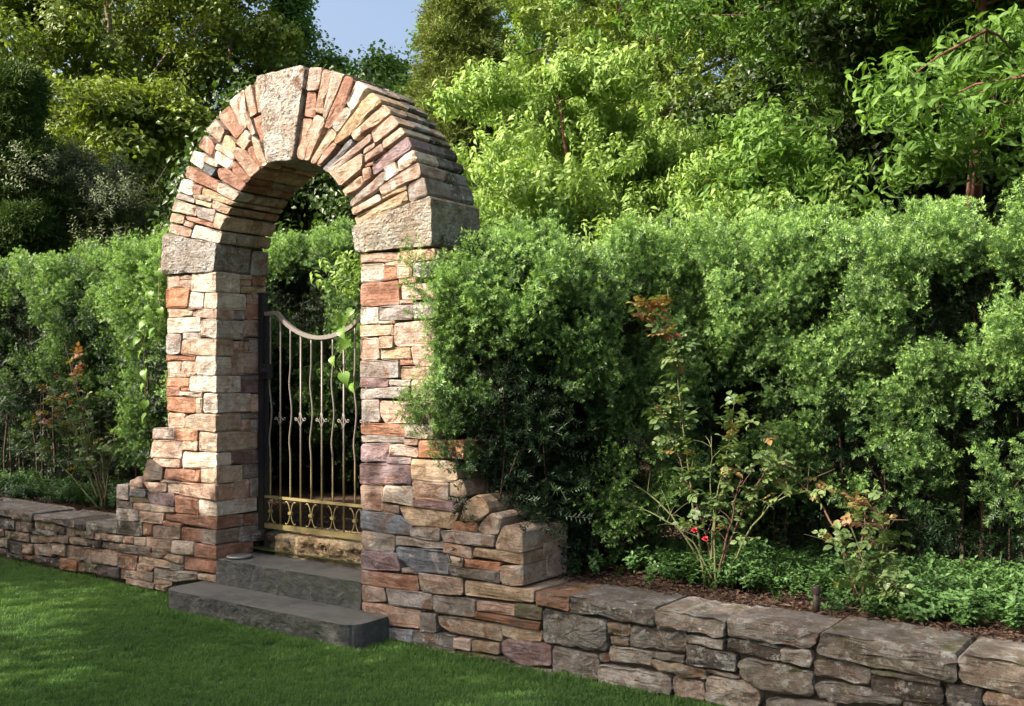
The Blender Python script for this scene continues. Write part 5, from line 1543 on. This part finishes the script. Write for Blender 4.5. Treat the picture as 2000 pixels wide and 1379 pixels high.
# ---------------------------------------------------------------- vines with heart-shaped leaves
MAT['vineleaf'] = leaf_material('vine_leaf', (.16, .30, .05), (.22, .38, .07), None, .45, .4, .4, attr=False)
MAT['vinestem'] = plain('green_vine_stem', (.17, .20, .06), .6, 40, .3)
def heart(seed):
    r = random.Random(seed); A = Acc(); n = 7; L = .075
    left = []; mid = []; right = []
    prof = [(-.16, .40), (-.02, .80), (.18, 1.0), (.42, .84), (.66, .50), (.86, .18)]
    vs = [(0, 0, 0)]; 
    for z, w in prof:
        y = .10 * L * math.sin(z * 3) - .25 * L * z * z
        vs += [(-w * L * .42, y + .10 * L * w, z * L), (0, y, max(0, z) * L), (w * L * .42, y + .10 * L * w, z * L)]
    vs.append((0, -.25 * L, 1.05 * L))
    fs = []
    for i in range(len(prof) - 1):
        b = 1 + 3 * i; fs += [(b, b + 1, b + 4, b + 3), (b + 1, b + 2, b + 5, b + 4)]
    b = 1 + 3 * (len(prof) - 1); fs += [(b, b + 1, len(vs) - 1), (b + 1, b + 2, len(vs) - 1)]
    A.add(vs, fs); return A.mesh('leaf', MAT['vineleaf'], True)
HM = [heart(i) for i in range(2)]
def vine(label, pts, leaves, seed, s=1.0):
    r = random.Random(seed); b = Vector(pts[0]); o = empty('climbing_vine', b)
    A = Acc(); P3 = [Vector(p) - b for p in pts]
    tube(A, P3, [.0025] * len(P3), 5); link('stem', A.mesh('stem', MAT['vinestem']), o)
    n = len(P3) - 1
    for k in range(leaves):
        q = (k + .5) / leaves * n; i = min(n - 1, int(q)); p = P3[i].lerp(P3[i + 1], q - i)
        e = p + Vector((r.choice((-1, 1)) * r.uniform(.02, .045), r.uniform(-.05, -.02), r.uniform(-.01, .02)))
        A = Acc(); tube(A, [p, e], [.0014, .001], 4, 0, False); link('leaf_stalk', A.mesh('leaf_stalk', MAT['vinestem']), o)
        l = link('leaf', r.choice(HM), o, e)
        l.rotation_euler = (math.pi + r.uniform(-.7, .1), r.uniform(-.6, .6), r.uniform(-.5, .5) + (.6 if k % 2 else -.3)); sc_ = s * r.uniform(.8, 1.15); l.scale = (sc_,) * 3
    tag(o, label, 'vine')
vine('thin vine with heart-shaped leaves hanging in the yew left of the arch', [(-1.66, .12, 1.25), (-1.70, .10, 1.45), (-1.67, .08, 1.65), (-1.70, .08, 1.85), (-1.66, .10, 2.05), (-1.63, .15, 2.25), (-1.66, .22, 2.45)], 10, 61, 1.15)
vine('vine tip curling beside the left pier and its imposts', [(-1.36, .06, 2.62), (-1.40, .02, 2.45), (-1.37, -.01, 2.25), (-1.33, -.02, 2.10), (-1.34, -.02, 1.9)], 5, 62, 1.0)
vine('vine with bright leaves climbing the right end of the iron gate', [(.30, GY - .02, 1.55), (.20, GY - .03, 1.60), (.10, GY - .02, 1.72), (.17, GY + .015, 1.84), (.16, GY - .02, 1.95), (.24, GY - .02, 2.02), (.33, GY, 2.08), (.36, GY, 1.9), (.34, GY, 1.7)], 9, 63, 1.2)
vine('bare curling tendril above the hedge left of the impost', [(-1.50, .55, 2.5), (-1.62, .5, 2.72), (-1.58, .5, 2.86), (-1.70, .5, 2.74), (-1.86, .5, 2.75), (-2.0, .5, 2.86), (-2.12, .5, 2.84), (-2.16, .5, 2.70)], 2, 64, .5)

# ---------------------------------------------------------------- sprinkler riser
MAT['black_plastic'] = plain('black_plastic', (.045, .032, .026), .6, 50, .5)
A = Acc(); tube(A, [(0, 0, 0), (0, 0, .105)], .0165, 16); 
sp = empty('sprinkler_riser', (3.47, .37, .43)); tag(sp, 'short dark sprinkler riser standing on the bed edge behind the right wall cap', 'sprinkler')
link('body', A.mesh('body', MAT['black_plastic']), sp)
A = Acc(); tube(A, [(0, 0, .105), (0, 0, .135), (0, 0, .142)], [.0205, .0205, .017], 16)
for k in range(16):
    a = k * math.tau / 16; box(A, .0205 * math.cos(a) - .0012, .0205 * math.cos(a) + .0012, .0205 * math.sin(a) - .0012, .0205 * math.sin(a) + .0012, .108, .132)
link('cap', A.mesh('cap', MAT['black_plastic'], False), sp)
